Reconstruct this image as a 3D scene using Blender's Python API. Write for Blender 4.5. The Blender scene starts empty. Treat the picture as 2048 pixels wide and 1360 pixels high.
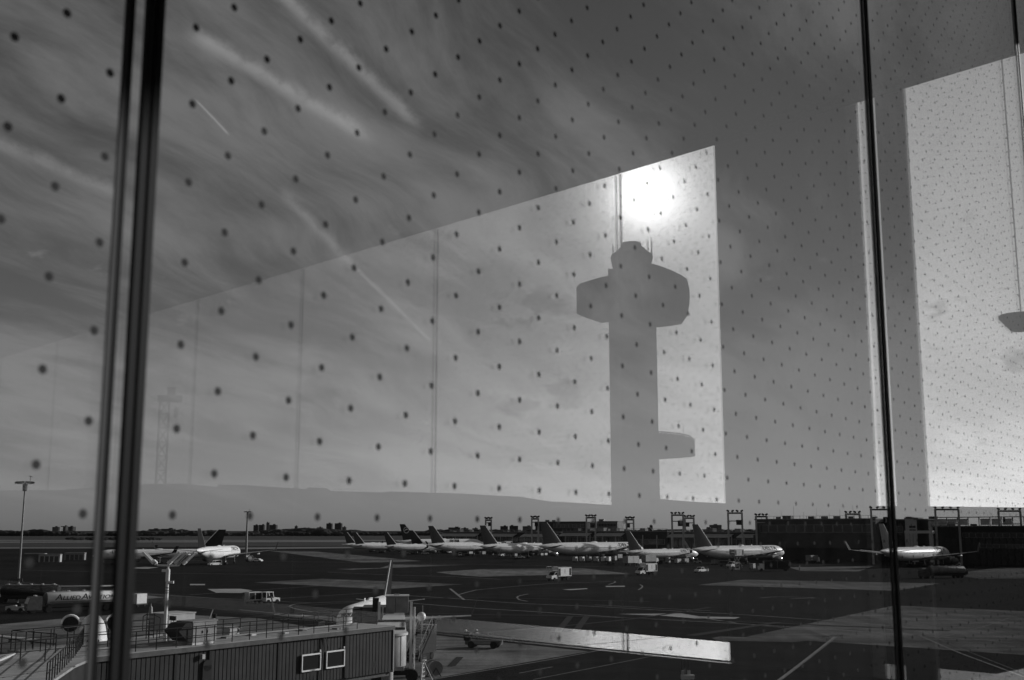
import bpy, bmesh, math, random
from mathutils import Vector, Matrix
random.seed(7)
R = math.radians
sc = bpy.context.scene
COL = sc.collection

# ---------------------------------------------------------------- camera, sky, sun, exposure
FPX, HY, EYE = 2276.0, 1061.0, 13.5          # focal length in photo pixels, horizon row, eye height
PITCH = math.atan((HY - 680) / FPX)
cam_d = bpy.data.cameras.new('camera'); cam = bpy.data.objects.new('camera', cam_d); COL.objects.link(cam)
cam_d.sensor_width = 36; cam_d.lens = 36 * FPX / 2048
cam.location = (0, 0, EYE); cam.rotation_euler = (math.pi / 2 + PITCH, 0, 0)
cam_d.clip_start = 0.05; cam_d.clip_end = 60000
cam_d.dof.use_dof = True; cam_d.dof.focus_distance = 300; cam_d.dof.aperture_fstop = 7.5
sc.camera = cam

TH = R(35.0)                                   # azimuth of the glass wall the camera looks through
GU = Vector((math.sin(TH), math.cos(TH), 0)); GN = Vector((-math.cos(TH), math.sin(TH), 0)); GD = 1.0

def ray(x, y):
    u = (x - 1024) / FPX; v = (680 - y) / FPX
    return Vector((u, math.cos(PITCH) - v * math.sin(PITCH), v * math.cos(PITCH) + math.sin(PITCH)))
def P(x, y, z=0.0):                            # pixel -> point on the level plane z
    d = ray(x, y); t = (z - EYE) / d.z
    return Vector((d.x * t, d.y * t, z))
def PD(x, y, dist):                            # pixel -> point at forward distance
    d = ray(x, y); t = dist / d.y
    return Vector((d.x * t, d.y * t, EYE + d.z * t))
def mirror(p):                                 # mirror image in the glass wall
    p = Vector(p); return p - 2 * (p.dot(GN) - GD) * GN
def az(a): return Vector((math.sin(R(a)), math.cos(R(a)), 0))

sd = ray(1290, 388); sd.normalize()
SUN = sd - 2 * sd.dot(GN) * GN                 # the sun is seen mirrored in the glass
SUN_EL = math.asin(SUN.z); SUN_AZ = math.atan2(SUN.x, SUN.y)
sun_d = bpy.data.lights.new('sun', 'SUN'); sun = bpy.data.objects.new('sun', sun_d); COL.objects.link(sun)
sun_d.energy = 5.0; sun_d.angle = R(0.53); sun_d.color = (1, 1, 1)
sun.rotation_euler = SUN.to_track_quat('Z', 'Y').to_euler(); sun.location = (0, 0, 120)

world = bpy.data.worlds.new('World'); sc.world = world; world.use_nodes = True
wn = world.node_tree; wn.nodes.clear()
class G:                                       # tiny node-expression helper
    def __init__(s, nt): s.nt = nt
    def n(s, t, **k):
        o = s.nt.nodes.new(t)
        for a, b in k.items(): setattr(o, a, b)
        return o
    def put(s, sock, v):
        if isinstance(v, bpy.types.NodeSocket): s.nt.links.new(v, sock)
        elif v is not None: sock.default_value = v
    def m(s, op, a, b=None, c=None, clamp=False):
        o = s.n('ShaderNodeMath', operation=op, use_clamp=clamp)
        s.put(o.inputs[0], a); s.put(o.inputs[1], b); s.put(o.inputs[2], c); return o.outputs[0]
    def vm(s, op, a, b=None):
        o = s.n('ShaderNodeVectorMath', operation=op); s.put(o.inputs[0], a); s.put(o.inputs[1], b)
        return o.outputs['Value'] if op in ('DOT_PRODUCT', 'LENGTH') else o.outputs[0]
    def noise(s, vec, scale, detail=4, rough=.55, dist=0):
        o = s.n('ShaderNodeTexNoise'); s.put(o.inputs['Vector'], vec)
        o.inputs['Scale'].default_value = scale; o.inputs['Detail'].default_value = detail
        o.inputs['Roughness'].default_value = rough; o.inputs['Distortion'].default_value = dist
        return o.outputs['Fac']
    def ss(s, v, a, b, lo=0., hi=1.):
        o = s.n('ShaderNodeMapRange', interpolation_type='SMOOTHSTEP'); s.put(o.inputs[0], v)
        for k, q in zip((1, 2, 3, 4), (a, b, lo, hi)): o.inputs[k].default_value = q
        return o.outputs[0]
    def mapv(s, vec, scale=(1, 1, 1), rot=0.0, loc=(0, 0, 0)):
        o = s.n('ShaderNodeMapping'); s.put(o.inputs[0], vec)
        o.inputs['Scale'].default_value = scale; o.inputs['Rotation'].default_value = (0, 0, rot); o.inputs['Location'].default_value = loc
        return o.outputs[0]
    def mixf(s, f, a, b):
        o = s.n('ShaderNodeMix', data_type='FLOAT'); s.put(o.inputs[0], f); s.put(o.inputs[2], a); s.put(o.inputs[3], b); return o.outputs[0]
    def sep(s, v):
        o = s.n('ShaderNodeSeparateXYZ'); s.put(o.inputs[0], v); return o.outputs
    def comb(s, x, y, z):
        o = s.n('ShaderNodeCombineXYZ'); s.put(o.inputs[0], x); s.put(o.inputs[1], y); s.put(o.inputs[2], z); return o.outputs[0]
g = G(wn)
sky = g.n('ShaderNodeTexSky', sky_type='NISHITA', sun_disc=False)
sky.sun_elevation = SUN_EL; sky.sun_rotation = SUN_AZ; sky.air_density = 1.0; sky.dust_density = 1.0; sky.ozone_density = 1.0
bw = g.n('ShaderNodeSeparateColor'); wn.links.new(sky.outputs[0], bw.inputs[0])
base = g.m('ADD', g.m('MULTIPLY', bw.outputs[0], 0.66), g.m('MULTIPLY', bw.outputs[1], 0.16))   # black-and-white film
dirv = g.n('ShaderNodeTexCoord').outputs['Generated']
dx, dy, dz = g.sep(dirv)[:3]
up = g.m('MAXIMUM', dz, 0.0)
base = g.m('ADD', base, g.m('MULTIPLY', g.m('EXPONENT', g.m('MULTIPLY', up, -11.)), 1.15))     # low haze
CK = .20
den = g.m('ADD', up, CK)
flat = g.comb(g.m('DIVIDE', dx, den), g.m('DIVIDE', dy, den), 0.0)          # high cloud sheet seen in perspective
def flatp(x, y):
    d = ray(x, y).normalized(); return Vector((d.x / (d.z + CK), d.y / (d.z + CK)))
fd = flatp(830, 250) - flatp(540, -30); FA = -math.atan2(fd.y, fd.x)           # the cirrus runs along the vapour trails
wisp = g.noise(g.mapv(flat, (.7, .7, 1)), 1.6, 2, .6)
flatw = g.vm('ADD', flat, g.comb(g.m('MULTIPLY', wisp, .35), g.m('MULTIPLY', wisp, -.25), 0.))
cir = g.noise(g.mapv(g.mapv(flatw, (1, 1, 1), FA), (0.55, 2.1, 1)), 2.1, 7, .64, .25)
cir2 = g.noise(g.mapv(g.mapv(flat, (1, 1, 1), FA), (0.6, 0.9, 1), 0, (3.1, 1.7, 0)), 1.7, 3, .55, 0)
cmask = g.ss(g.m('ADD', g.m('MULTIPLY', cir, .58), g.m('MULTIPLY', cir2, .64)), .50, .74)
puff = g.noise(g.mapv(dirv, (1, 1, 2.2)), 22, 5, .62); low = puff  # small fair-weather clouds low in the sky
lmask = g.m('MULTIPLY', g.ss(low, .62, .74), g.m('MULTIPLY', g.ss(dz, .03, .08), g.ss(dz, .22, .32, 1., 0.)))
cosang = g.vm('DOT_PRODUCT', g.vm('NORMALIZE', dirv), tuple(SUN))
ang = g.m('MULTIPLY', g.m('ARCCOSINE', g.m('MINIMUM', cosang, .999999)), 180 / math.pi)
def glow(a, k): return g.m('MULTIPLY', g.m('EXPONENT', g.m('MULTIPLY', ang, -1. / k)), a)
trail_sum = None
wob = g.noise(dirv, 48, 4, .66)
for (x0, y0, x1, y1, w, amp) in ((540, -30, 840, 255, .0060, .95), (380, 65, 745, 280, .0062, .9), (-60, 262, 250, 392, .0055, .6),
                                 (565, 385, 705, 530, .0045, .55), (690, 515, 870, 690, .0018, .4), (392, 200, 458, 270, .0010, .8)):
    a = ray(x0, y0).normalized(); b = ray(x1, y1).normalized()
    N = a.cross(b).normalized(); mid = (a + b).normalized(); half = a.angle(b) / 2
    T = N.cross(mid)
    off = g.m('ADD', g.vm('DOT_PRODUCT', dirv, tuple(N)), g.m('MULTIPLY', g.m('SUBTRACT', wob, .5), w * 1.6))
    across = g.m('EXPONENT', g.m('MULTIPLY', g.m('POWER', g.m('DIVIDE', off, w), 2.0), -1.0))
    along = g.vm('DOT_PRODUCT', dirv, tuple(T))
    lim = g.m('MULTIPLY', g.ss(along, -half * 1.15, -half * .8), g.ss(along, half * .75, half * 1.1, 1., 0.))
    front = g.m('GREATER_THAN', g.vm('DOT_PRODUCT', dirv, tuple(mid)), 0.2)
    tr = g.m('MULTIPLY', g.m('MULTIPLY', g.m('MULTIPLY', across, lim), front), g.m('MULTIPLY', g.ss(wob, .3, .6, .55, 1.), amp))
    trail_sum = tr if trail_sum is None else g.m('ADD', trail_sum, tr)
cloudv = g.m('ADD', 3.6, g.m('ADD', glow(1.2, 25), glow(2, 8)))
hi = g.m('MULTIPLY', g.m('MULTIPLY', cmask, .72), g.ss(dz, .0, .06), clamp=True)
s1 = g.mixf(hi, base, g.m('ADD', cloudv, g.m('MULTIPLY', base, .45)))
s1 = g.m('ADD', s1, g.m('MULTIPLY', trail_sum, 2.6))
s2 = g.mixf(g.m('MULTIPLY', lmask, .55), s1, g.m('ADD', g.m('MULTIPLY', cloudv, .95), g.m('MULTIPLY', base, .2)))
s3 = g.m('ADD', s2, g.m('ADD', glow(400, .85), g.m('ADD', glow(48, 2.4), glow(3.0, 11))))
for (x, y, rx, ry) in ((1085, 598, .050, .020), (1040, 640, .026, .012), (1132, 785, .020, .017), (1030, 812, .022, .012), (640, 800, .026, .020), (2042, 712, .024, .015), (1920, 600, .03, .010)):
    a = ray(x, y).normalized(); c = a - 2 * a.dot(GN) * GN                     # low clouds seen mirrored
    rt_ = Vector((c.y, -c.x, 0)).normalized(); up_ = rt_.cross(c)
    q = g.m('SQRT', g.m('ADD', g.m('POWER', g.m('DIVIDE', g.vm('DOT_PRODUCT', dirv, tuple(rt_)), rx), 2.), g.m('POWER', g.m('DIVIDE', g.m('SUBTRACT', g.vm('DOT_PRODUCT', dirv, tuple(up_)), 0.), ry), 2.)))
    fld = g.m('ADD', g.m('SUBTRACT', 1.15, q), g.m('MULTIPLY', g.m('SUBTRACT', puff, .5), 4.6))
    frt = g.m('GREATER_THAN', g.vm('DOT_PRODUCT', dirv, tuple(c)), .5)
    s3 = g.mixf(g.m('MULTIPLY', g.ss(fld, .1, .65), frt), s3, g.m('MULTIPLY', s3, g.ss(fld, .2, 1.1, 1.15, .68)))
cc = g.n('ShaderNodeCombineColor')
for k in range(3): wn.links.new(s3, cc.inputs[k])
bg = g.n('ShaderNodeBackground'); wn.links.new(cc.outputs[0], bg.inputs[0]); bg.inputs[1].default_value = 0.08
wo = g.n('ShaderNodeOutputWorld'); wn.links.new(bg.outputs[0], wo.inputs[0])

sc.view_settings.view_transform = 'Standard'; sc.view_settings.look = 'None'
sc.view_settings.exposure = -0.53; sc.view_settings.gamma = 1.0
sc.cycles.max_bounces = 8; sc.cycles.diffuse_bounces = 2; sc.cycles.glossy_bounces = 5
sc.cycles.transparent_max_bounces = 32; sc.cycles.caustics_reflective = False; sc.cycles.caustics_refractive = False
sc.cycles.use_denoising = True; sc.cycles.sample_clamp_indirect = 6

# ---------------------------------------------------------------- materials (a black-and-white picture: greys only)
def newmat(name):
    m = bpy.data.materials.new(name); m.use_nodes = True; nt = m.node_tree
    return m, nt, G(nt), nt.nodes['Principled BSDF']
def grey(name, v, rough=.6, metal=0., var=.0, scale=3., bump=0., stretch=(1, 1, 1)):
    m, nt, g, b = newmat(name)
    b.inputs['Roughness'].default_value = rough; b.inputs['Metallic'].default_value = metal
    b.inputs['Base Color'].default_value = (v, v, v, 1)
    if v < .1 and rough > .3: b.inputs['Specular IOR Level'].default_value = .06 if name == 'tail' else .15
    if name == 'coping': b.inputs['Specular IOR Level'].default_value = .30
    if var or bump:
        co = g.n('ShaderNodeTexCoord').outputs['Object']
        nz = g.noise(g.mapv(co, stretch), scale, 5, .6)
        if var:
            f = g.m('MULTIPLY', g.ss(nz, .25, .75, 1 - var, 1 + var), v)
            cb = g.n('ShaderNodeCombineColor')
            for k in range(3): nt.links.new(f, cb.inputs[k])
            nt.links.new(cb.outputs[0], b.inputs['Base Color'])
        if bump:
            bp = g.n('ShaderNodeBump'); bp.inputs['Strength'].default_value = bump; nt.links.new(nz, bp.inputs['Height']); nt.links.new(bp.outputs[0], b.inputs['Normal'])
    return m
MAT = {}
for a in (('white', .80, .38, 0, .07, .8), ('fus', .82, .42, 0, .05, .5), ('offwhite', .55, .5, 0, .12, 2), ('lgrey', .40, .5, 0, .15, 1.5), ('mgrey', .22, .55, 0, .2, 1.5),
          ('dgrey', .09, .55, 0, .25, 2), ('black', .012, .6, 0, .2, 3), ('rubber', .02, .85), ('tail', .010, .62, 0, .3, .3), ('steel', .45, .35, .7, .2, 3),
          ('chrome', .75, .22, .9), ('glassdark', .02, .12), ('concwall', .16, .85, 0, .25, .3), ('darkwall', .028, .8, 0, .3, .2), ('roofc', .30, .9, 0, .25, .8),
          ('tyremark', .015, .9), ('linepaint', .42, .8, 0, .35, 1.2), ('leaf', .035, .9, 0, .5, .05), ('far', .05, .95, 0, .2, .01), ('far2', .13, .95, 0, .3, .02),
          ('ribbed', .030, .5, 0, .3, 1.0), ('blockwall', .065, .85, 0, .3, .2), ('ceil', .05, .9, 0, .1, .5), ('carpet', .04, .95, 0, .2, 3), ('coping', .10, .27, .0, .25, 2),
          ('skin', .3, .6), ('cloth', .05, .9), ('hivis', .6, .8), ('grass', .035, .95, 0, .3, .01), ('taxiway', .11, .9, 0, .25, .02), ('screed', .20, .9, 0, .2, .05)):
    MAT[a[0]] = grey(*a)
def asphalt(name, v, sx=1.0):
    m, nt, g, b = newmat(name)
    co = g.n('ShaderNodeTexCoord').outputs['Object']
    big = g.noise(g.mapv(co, (.010 * sx, .016, 1), R(12)), 1, 5, .6, .6)
    med = g.noise(g.mapv(co, (.05, .30, 1), R(-62)), 1, 5, .62, .4)     # drag marks along the lanes
    med2 = g.noise(g.mapv(co, (.30, .05, 1), R(35)), 1, 5, .62, .4)
    fin = g.noise(co, 2.2, 4, .7)
    f = g.m('MULTIPLY', g.ss(big, .3, .7, .60, 1.45), g.m('MULTIPLY', g.ss(med, .3, .7, .66, 1.3), g.ss(med2, .3, .7, .74, 1.22)))
    f = g.m('MULTIPLY', g.m('MULTIPLY', f, g.ss(fin, .25, .75, .85, 1.15)), v)
    stain = g.ss(g.noise(g.mapv(co, (1, 1, 1), 0, (4, 9, 0)), .11, 5, .65), .62, .72, 1., .62)
    f = g.m('MULTIPLY', f, stain)
    cb = g.n('ShaderNodeCombineColor')
    for k in range(3): nt.links.new(f, cb.inputs[k])
    nt.links.new(cb.outputs[0], b.inputs['Base Color']); b.inputs['Roughness'].default_value = .93
    b.inputs['Specular IOR Level'].default_value = .03
    return m
MAT['asphalt'] = asphalt('asphalt', .0105)
MAT['concrete'] = asphalt('concrete', .125)
MAT['asphalt_dark'] = asphalt('asphalt_dark', .010)
MAT['wornpaint'] = grey('wornpaint', .15, .85, 0, .45, .9)
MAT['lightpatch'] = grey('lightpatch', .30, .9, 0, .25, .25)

def glass(name, frit, s0=0., z0=0., r0=.04, tint=.94, dust=0.):
    m, nt, g, b = newmat(name); nt.nodes.remove(b)
    out = nt.nodes['Material Output']
    geo = g.n('ShaderNodeNewGeometry')
    c = g.m('ABSOLUTE', g.vm('DOT_PRODUCT', geo.outputs['Normal'], geo.outputs['Incoming']))
    fr = g.m('ADD', g.m('MULTIPLY', g.m('POWER', g.m('SUBTRACT', 1., c), 5.), 1 - r0), r0, clamp=True)
    tr = g.n('ShaderNodeBsdfTransparent'); tr.inputs[0].default_value = (tint, tint, tint, 1)
    gl = g.n('ShaderNodeBsdfGlossy'); gl.inputs['Roughness'].default_value = 0.; gl.inputs[0].default_value = (.97, .97, .97, 1)
    mx = g.n('ShaderNodeMixShader'); nt.links.new(fr, mx.inputs[0]); nt.links.new(tr.outputs[0], mx.inputs[1]); nt.links.new(gl.outputs[0], mx.inputs[2])
    res = mx.outputs[0]
    if frit:                                     # printed dots in a staggered grid, on one face of the pane
        hs, hz = .0543, .0460
        x, y, z = g.sep(g.n('ShaderNodeTexCoord').outputs['Object'])[:3]
        dist = None
        for k in (0, 1):
            a = g.m('SUBTRACT', g.m('PINGPONG', g.m('ADD', g.m('SUBTRACT', x, s0 + k * hs), 400 * hs), hs), 0.)
            q = g.m('PINGPONG', g.m('ADD', g.m('SUBTRACT', z, z0 + k * hz), 400 * hz), hz)
            d = g.m('SQRT', g.m('ADD', g.m('MULTIPLY', a, a), g.m('MULTIPLY', q, q)))
            dist = d if dist is None else g.m('MINIMUM', dist, d)
        mask = g.ss(dist, .0044, .0052, 1., 0.)
        df = g.n('ShaderNodeBsdfDiffuse'); df.inputs[0].default_value = (.065, .065, .065, 1)
        m2 = g.n('ShaderNodeMixShader'); nt.links.new(g.m('MULTIPLY', mask, .96), m2.inputs[0]); nt.links.new(res, m2.inputs[1]); nt.links.new(df.outputs[0], m2.inputs[2]); res = m2.outputs[0]
    if dust:                                     # film of dust and wiping streaks on the inner face
        co = g.n('ShaderNodeTexCoord').outputs['Object']
        nz = g.m('ADD', g.m('MULTIPLY', g.noise(g.mapv(co, (7, 1, .35)), 1.5, 6, .6), .6), g.m('MULTIPLY', g.noise(co, .9, 4, .6), .4))
        dd = g.n('ShaderNodeBsdfDiffuse'); dd.inputs[0].default_value = (.6, .6, .6, 1)
        m3 = g.n('ShaderNodeMixShader'); nt.links.new(g.ss(nz, .36, .66, dust * .35, dust), m3.inputs[0]); nt.links.new(res, m3.inputs[1]); nt.links.new(dd.outputs[0], m3.inputs[2]); res = m3.outputs[0]
    nt.links.new(res, out.inputs[0])
    return m

# ---------------------------------------------------------------- mesh helpers
class MB:
    def __init__(s): s.v = []; s.f = []; s.mi = []; s.cur = 0
    def add(s, vs, fs):
        o = len(s.v); s.v += [Vector(p) for p in vs]
        for f in fs: s.f.append([i + o for i in f]); s.mi.append(s.cur)
        return s
    def box(s, c, d, rz=0., taper=1.0, ry=0.):
        x, y, z = d[0] / 2, d[1] / 2, d[2] / 2; pts = []
        for sz, t in ((-1, 1.), (1, taper)):
            for sx, sy in ((-1, -1), (1, -1), (1, 1), (-1, 1)): pts.append(Vector((sx * x * t, sy * y * t, sz * z)))
        M = Matrix.Rotation(rz, 3, 'Z') @ Matrix.Rotation(ry, 3, 'Y')
        return s.add([M @ p + Vector(c) for p in pts], [(0, 3, 2, 1), (4, 5, 6, 7), (0, 1, 5, 4), (1, 2, 6, 5), (2, 3, 7, 6), (3, 0, 4, 7)])
    def tube(s, a, b, r, r2=None, n=8, cap=True):
        a = Vector(a); b = Vector(b); r2 = r if r2 is None else r2
        d = (b - a).normalized(); q = d.orthogonal().normalized(); w = d.cross(q); vs = []
        for p, rr in ((a, r), (b, r2)):
            for k in range(n):
                t = 2 * math.pi * k / n; vs.append(p + (q * math.cos(t) + w * math.sin(t)) * rr)
        fs = [(k, (k + 1) % n, n + (k + 1) % n, n + k) for k in range(n)]
        if cap: fs += [tuple(range(n - 1, -1, -1)), tuple(range(n, 2 * n))]
        return s.add(vs, fs)
    def bar(s, a, b, w, h=None):                       # rectangular bar
        a = Vector(a); b = Vector(b); h = w if h is None else h
        d = (b - a).normalized(); q = d.cross(Vector((0, 0, 1)))
        q = Vector((1, 0, 0)) if q.length < 1e-4 else q.normalized(); t = q.cross(d)
        vs = [p + q * sx * w / 2 + t * sy * h / 2 for p in (a, b) for sx, sy in ((-1, -1), (1, -1), (1, 1), (-1, 1))]
        return s.add(vs, [(0, 3, 2, 1), (4, 5, 6, 7), (0, 1, 5, 4), (1, 2, 6, 5), (2, 3, 7, 6), (3, 0, 4, 7)])
    def prism(s, poly, z0, z1):
        n = len(poly); vs = [(p[0], p[1], z0) for p in poly] + [(p[0], p[1], z1) for p in poly]
        return s.add(vs, [tuple(range(n - 1, -1, -1)), tuple(range(n, 2 * n))] + [(k, (k + 1) % n, n + (k + 1) % n, n + k) for k in range(n)])
    def prismy(s, poly, y0, y1):                       # outline in x,z pulled along y
        n = len(poly); vs = [(p[0], y0, p[1]) for p in poly] + [(p[0], y1, p[1]) for p in poly]
        return s.add(vs, [tuple(range(n)), tuple(range(2 * n - 1, n - 1, -1))] + [(k, n + k, n + (k + 1) % n, (k + 1) % n) for k in range(n)])
    def loft(s, rings, cap=True, closed=True):
        n = len(rings[0]); vs = [p for r in rings for p in r]; fs = []
        for i in range(len(rings) - 1):
            for k in range(n if closed else n - 1):
                a = i * n + k; b = i * n + (k + 1) % n; fs.append((a, b, b + n, a + n))
        if cap: fs += [tuple(range(n - 1, -1, -1)), tuple(range((len(rings) - 1) * n, len(rings) * n))]
        return s.add(vs, fs)
    def lathe(s, prof, c=(0, 0, 0), axis='z', n=16):
        rings = []
        for r, h in prof:
            ring = []
            for k in range(n):
                t = 2 * math.pi * k / n; a, b = r * math.cos(t), r * math.sin(t)
                ring.append(Vector(c) + (Vector((a, b, h)) if axis == 'z' else Vector((h, a, b)) if axis == 'x' else Vector((a, h, b))))
            rings.append(ring)
        return s.loft(rings)
    def ball(s, c, r, n=8, m=6, sq=(1, 1, 1)):
        prof = [(max(.001, math.sin(math.pi * i / m)) * r, -math.cos(math.pi * i / m) * r) for i in range(m + 1)]
        rings = [[Vector(c) + Vector((p[0] * math.cos(2 * math.pi * k / n) * sq[0], p[0] * math.sin(2 * math.pi * k / n) * sq[1], p[1] * sq[2])) for k in range(n)] for p in prof]
        return s.loft(rings)
    def quadstrip(s, L, Rr):
        vs = list(L) + list(Rr); n = len(L)
        return s.add(vs, [(n + k, n + k + 1, k + 1, k) for k in range(n - 1)])
    def build(s, name, mat, parent=None, smooth=False, fix=True, xf=None):
        me = bpy.data.meshes.new(name)
        vs = [xf(p) for p in s.v] if xf else s.v
        me.from_pydata([tuple(p) for p in vs], [], s.f)
        mats = mat if isinstance(mat, (list, tuple)) else [mat]
        for q in mats: me.materials.append(MAT[q] if isinstance(q, str) else q)
        if len(mats) > 1: me.polygons.foreach_set('material_index', s.mi)
        if fix:
            bm = bmesh.new(); bm.from_mesh(me); bmesh.ops.recalc_face_normals(bm, faces=bm.faces); bm.to_mesh(me); bm.free()
        if smooth:
            me.polygons.foreach_set('use_smooth', [True] * len(me.polygons))
            me.set_sharp_from_angle(angle=R(40))
        me.update()
        o = bpy.data.objects.new(name, me); COL.objects.link(o)
        if parent is not None: o.parent = parent
        return o
def tag(o, label=None, cat=None, group=None, kind=None):
    for k, v in (('label', label), ('category', cat), ('group', group), ('kind', kind)):
        if v: o[k] = v
    return o
def thing(name, label, cat, loc=(0, 0, 0), head=None, group=None):
    o = bpy.data.objects.new(name, None); COL.objects.link(o); o.empty_display_size = .3
    o.location = loc
    if head is not None: o.rotation_euler = (0, 0, R(90 - head))
    return tag(o, label, cat, group)
def copy_tree(o, parent=None):
    c = o.copy(); COL.objects.link(c); c.parent = parent
    for ch in list(o.children): copy_tree(ch, c)
    return c
def place(o, loc, head): o.location = loc; o.rotation_euler = (0, 0, R(90 - head)); return o
def part(name, mat, parent, fn, smooth=False):
    m = MB(); fn(m); return m.build(name, mat, parent, smooth)
def text_mesh(txt, size, shear=0., bold=0.):
    cu = bpy.data.curves.new('lettering', 'FONT'); cu.body = txt; cu.size = size; cu.shear = shear; cu.offset = bold; cu.resolution_u = 3
    ob = bpy.data.objects.new('lettering_tmp', cu); COL.objects.link(ob)
    dg = bpy.context.evaluated_depsgraph_get(); me = bpy.data.meshes.new_from_object(ob.evaluated_get(dg))
    vs = [v.co.copy() for v in me.vertices]; fs = [list(p.vertices) for p in me.polygons]
    bpy.data.objects.remove(ob); bpy.data.meshes.remove(me); bpy.data.curves.remove(cu)
    bm = bmesh.new(); bv = [bm.verts.new(v) for v in vs]
    for f in fs:
        try: bm.faces.new([bv[i] for i in f])
        except ValueError: pass
    k = -.3
    while k < 1.2:                                # cut into strips so the letters can wrap round curved sides
        bmesh.ops.bisect_plane(bm, geom=bm.verts[:] + bm.edges[:] + bm.faces[:], plane_co=(0, k * size, 0), plane_no=(0, 1, 0)); k += .09
    bm.verts.index_update(); vs = [v.co.copy() for v in bm.verts]; fs = [[v.index for v in f.verts] for f in bm.faces]; bm.free()
    x0 = min(v.x for v in vs); x1 = max(v.x for v in vs)
    return [Vector((v.x - x0, v.y, 0)) for v in vs], fs, x1 - x0
# ---------------------------------------------------------------- the hall the picture is taken from
def vwall_setup():
    # the side wall of the hall, seen mirrored: its top edge runs to a vanishing point left of the frame
    w = Vector((-1153 - 1024, FPX / math.cos(PITCH), 0)).normalized()      # virtual direction
    m = Vector((w.y, -w.x, 0))
    return w, m
VW, VM = vwall_setup(); VDIST = 7.0
def vwall(x, y):                                  # photo pixel -> point of the side wall (real place)
    d = ray(x, y); t = VDIST / (d.x * VM.x + d.y * VM.y)
    return mirror(Vector((0, 0, EYE)) + d * t)
wdir = mirror(VW) - mirror((0, 0, 0)); wdir.normalize()
# corner where the side wall meets the glass
sC = (VDIST - GD * GN.dot(VM)) / GU.dot(VM); C0 = GN * GD + GU * sC
if wdir.dot(GN) > 0: wdir = -wdir
wout = Vector((-wdir.y, wdir.x, 0))
if wout.dot(C0) < 0: wout = -wout
FLOORZ = EYE - 1.62; TOPZ = vwall(1437, 288).z; CEILZ = TOPZ + .06
def alongw(p): return (Vector((p.x, p.y, 0)) - C0).dot(wdir)
E1 = C0 + wdir * 27; E2 = E1 - wout * 9; G0 = GN * GD - GU * 6; G1 = G0 - GN * 12
plan = [C0, E1, E2, G1, G0]
def inset(poly, d):
    n = len(poly); c = sum(poly, Vector()) / n
    return [p + (c - p).normalized() * d for p in poly]
grow = inset(plan, -1.9)
# keep the slabs clear of the glass: slabs end at the wall lines
m = MB(); m.prism(plan, FLOORZ - .30, FLOORZ); tag(m.build('floor', 'carpet'), kind='structure')
m = MB(); m.prism(plan, CEILZ, CEILZ + .35); tag(m.build('ceiling', 'ceil'), kind='structure')
m = MB(); m.prism(inset(plan, .4), 0, FLOORZ - .302); tag(m.build('hall_base', 'concwall'), 'concrete storeys carrying the glazed viewing hall', 'building')
for a, b, nm in ((E1, E2, 'wall_end'), (E2, G1, 'wall_back'), (G1, G0, 'wall_side')):
    m = MB(); d = (b - a).normalized(); q = Vector((-d.y, d.x, 0))
    if q.dot(Vector((0, 0, 0)) - a) > 0: q = -q
    m.prism([a, b, b + q * .25, a + q * .25], FLOORZ + .002, CEILZ - .002); tag(m.build(nm, 'ceil'), kind='structure')

# --- front wall
def glass_s(x, y):
    d = ray(x, y); dn = d.dot(GN); return d.dot(GU) / dn, d.z / dn
sA, sB, sF = glass_s(210, 680)[0], glass_s(1757, 680)[0], glass_s(2032, 100)[0]
sl = [-6.0 + .02, sA - 4.9, sA - 2.45, sA, sB, sF, sC - .02]
fs0, fz0 = glass_s(860, 1037)
MAT['frontglass'] = glass('frontglass', True, fs0, fz0, dust=.016)
MAT['frontglass_clear'] = glass('frontglass_clear', False)
fw = thing('glass_wall', 'dotted glass curtain wall with slim black uprights that the apron is seen through', 'glass wall', Vector((GN.x * GD, GN.y * GD, EYE)))
fw.rotation_euler = (0, 0, math.atan2(GU.y, GU.x))
ZB, ZT = FLOORZ + .004 - EYE, CEILZ - .004 - EYE
for i in range(len(sl) - 1):
    m = MB(); a, b = sl[i] + (.0345 if i else 0), sl[i + 1] + (.0335 if i < len(sl) - 2 else 0)
    m.cur = 0; m.add([(a, 0, ZB), (b, 0, ZB), (b, 0, ZT), (a, 0, ZT)], [(0, 1, 2, 3)])
    m.cur = 1; m.add([(a, .007, ZB), (b, .007, ZB), (b, .007, ZT), (a, .007, ZT)], [(3, 2, 1, 0)])
    m.add([(a, 0, ZB), (a, .007, ZB), (a, .007, ZT), (a, 0, ZT)], [(0, 1, 2, 3)]); m.add([(b, 0, ZB), (b, .007, ZB), (b, .007, ZT), (b, 0, ZT)], [(3, 2, 1, 0)])
    m.build('pane', ['frontglass', 'frontglass_clear'], fw, fix=False)
for s in sl[1:-1]:
    zc_, hz_ = (ZB + ZT) / 2, ZT - ZB
    u = part('mullion', 'black', fw, lambda m: m.box((s + .0285, -.0045, zc_), (.0085, .007, hz_)))
    part('cover_strip', 'black', u, lambda m: m.box((s + .0415, -.0045, zc_), (.0095, .007, hz_)))
    part('groove_strip', 'lgrey', u, lambda m: m.box((s + .0348, -.0030, zc_), (.0039, .004, hz_)))
    part('gasket', 'dgrey', u, lambda m: m.box((s + .0025, -.0022, zc_), (.006, .003, hz_)))
    part('edge_seal', 'black', u, lambda m: m.box((s + .0085, -.0026, zc_), (.004, .004, hz_)))
    part('outer_cap', 'black', u, lambda m: m.box((s + .0420, .0105, zc_), (.012, .005, hz_)))
part('bottom_rail', 'black', fw, lambda m: m.box(((sl[0] + sl[-1]) / 2, -.03, ZB + .04), (sl[-1] - sl[0], .05, .075)))
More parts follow.
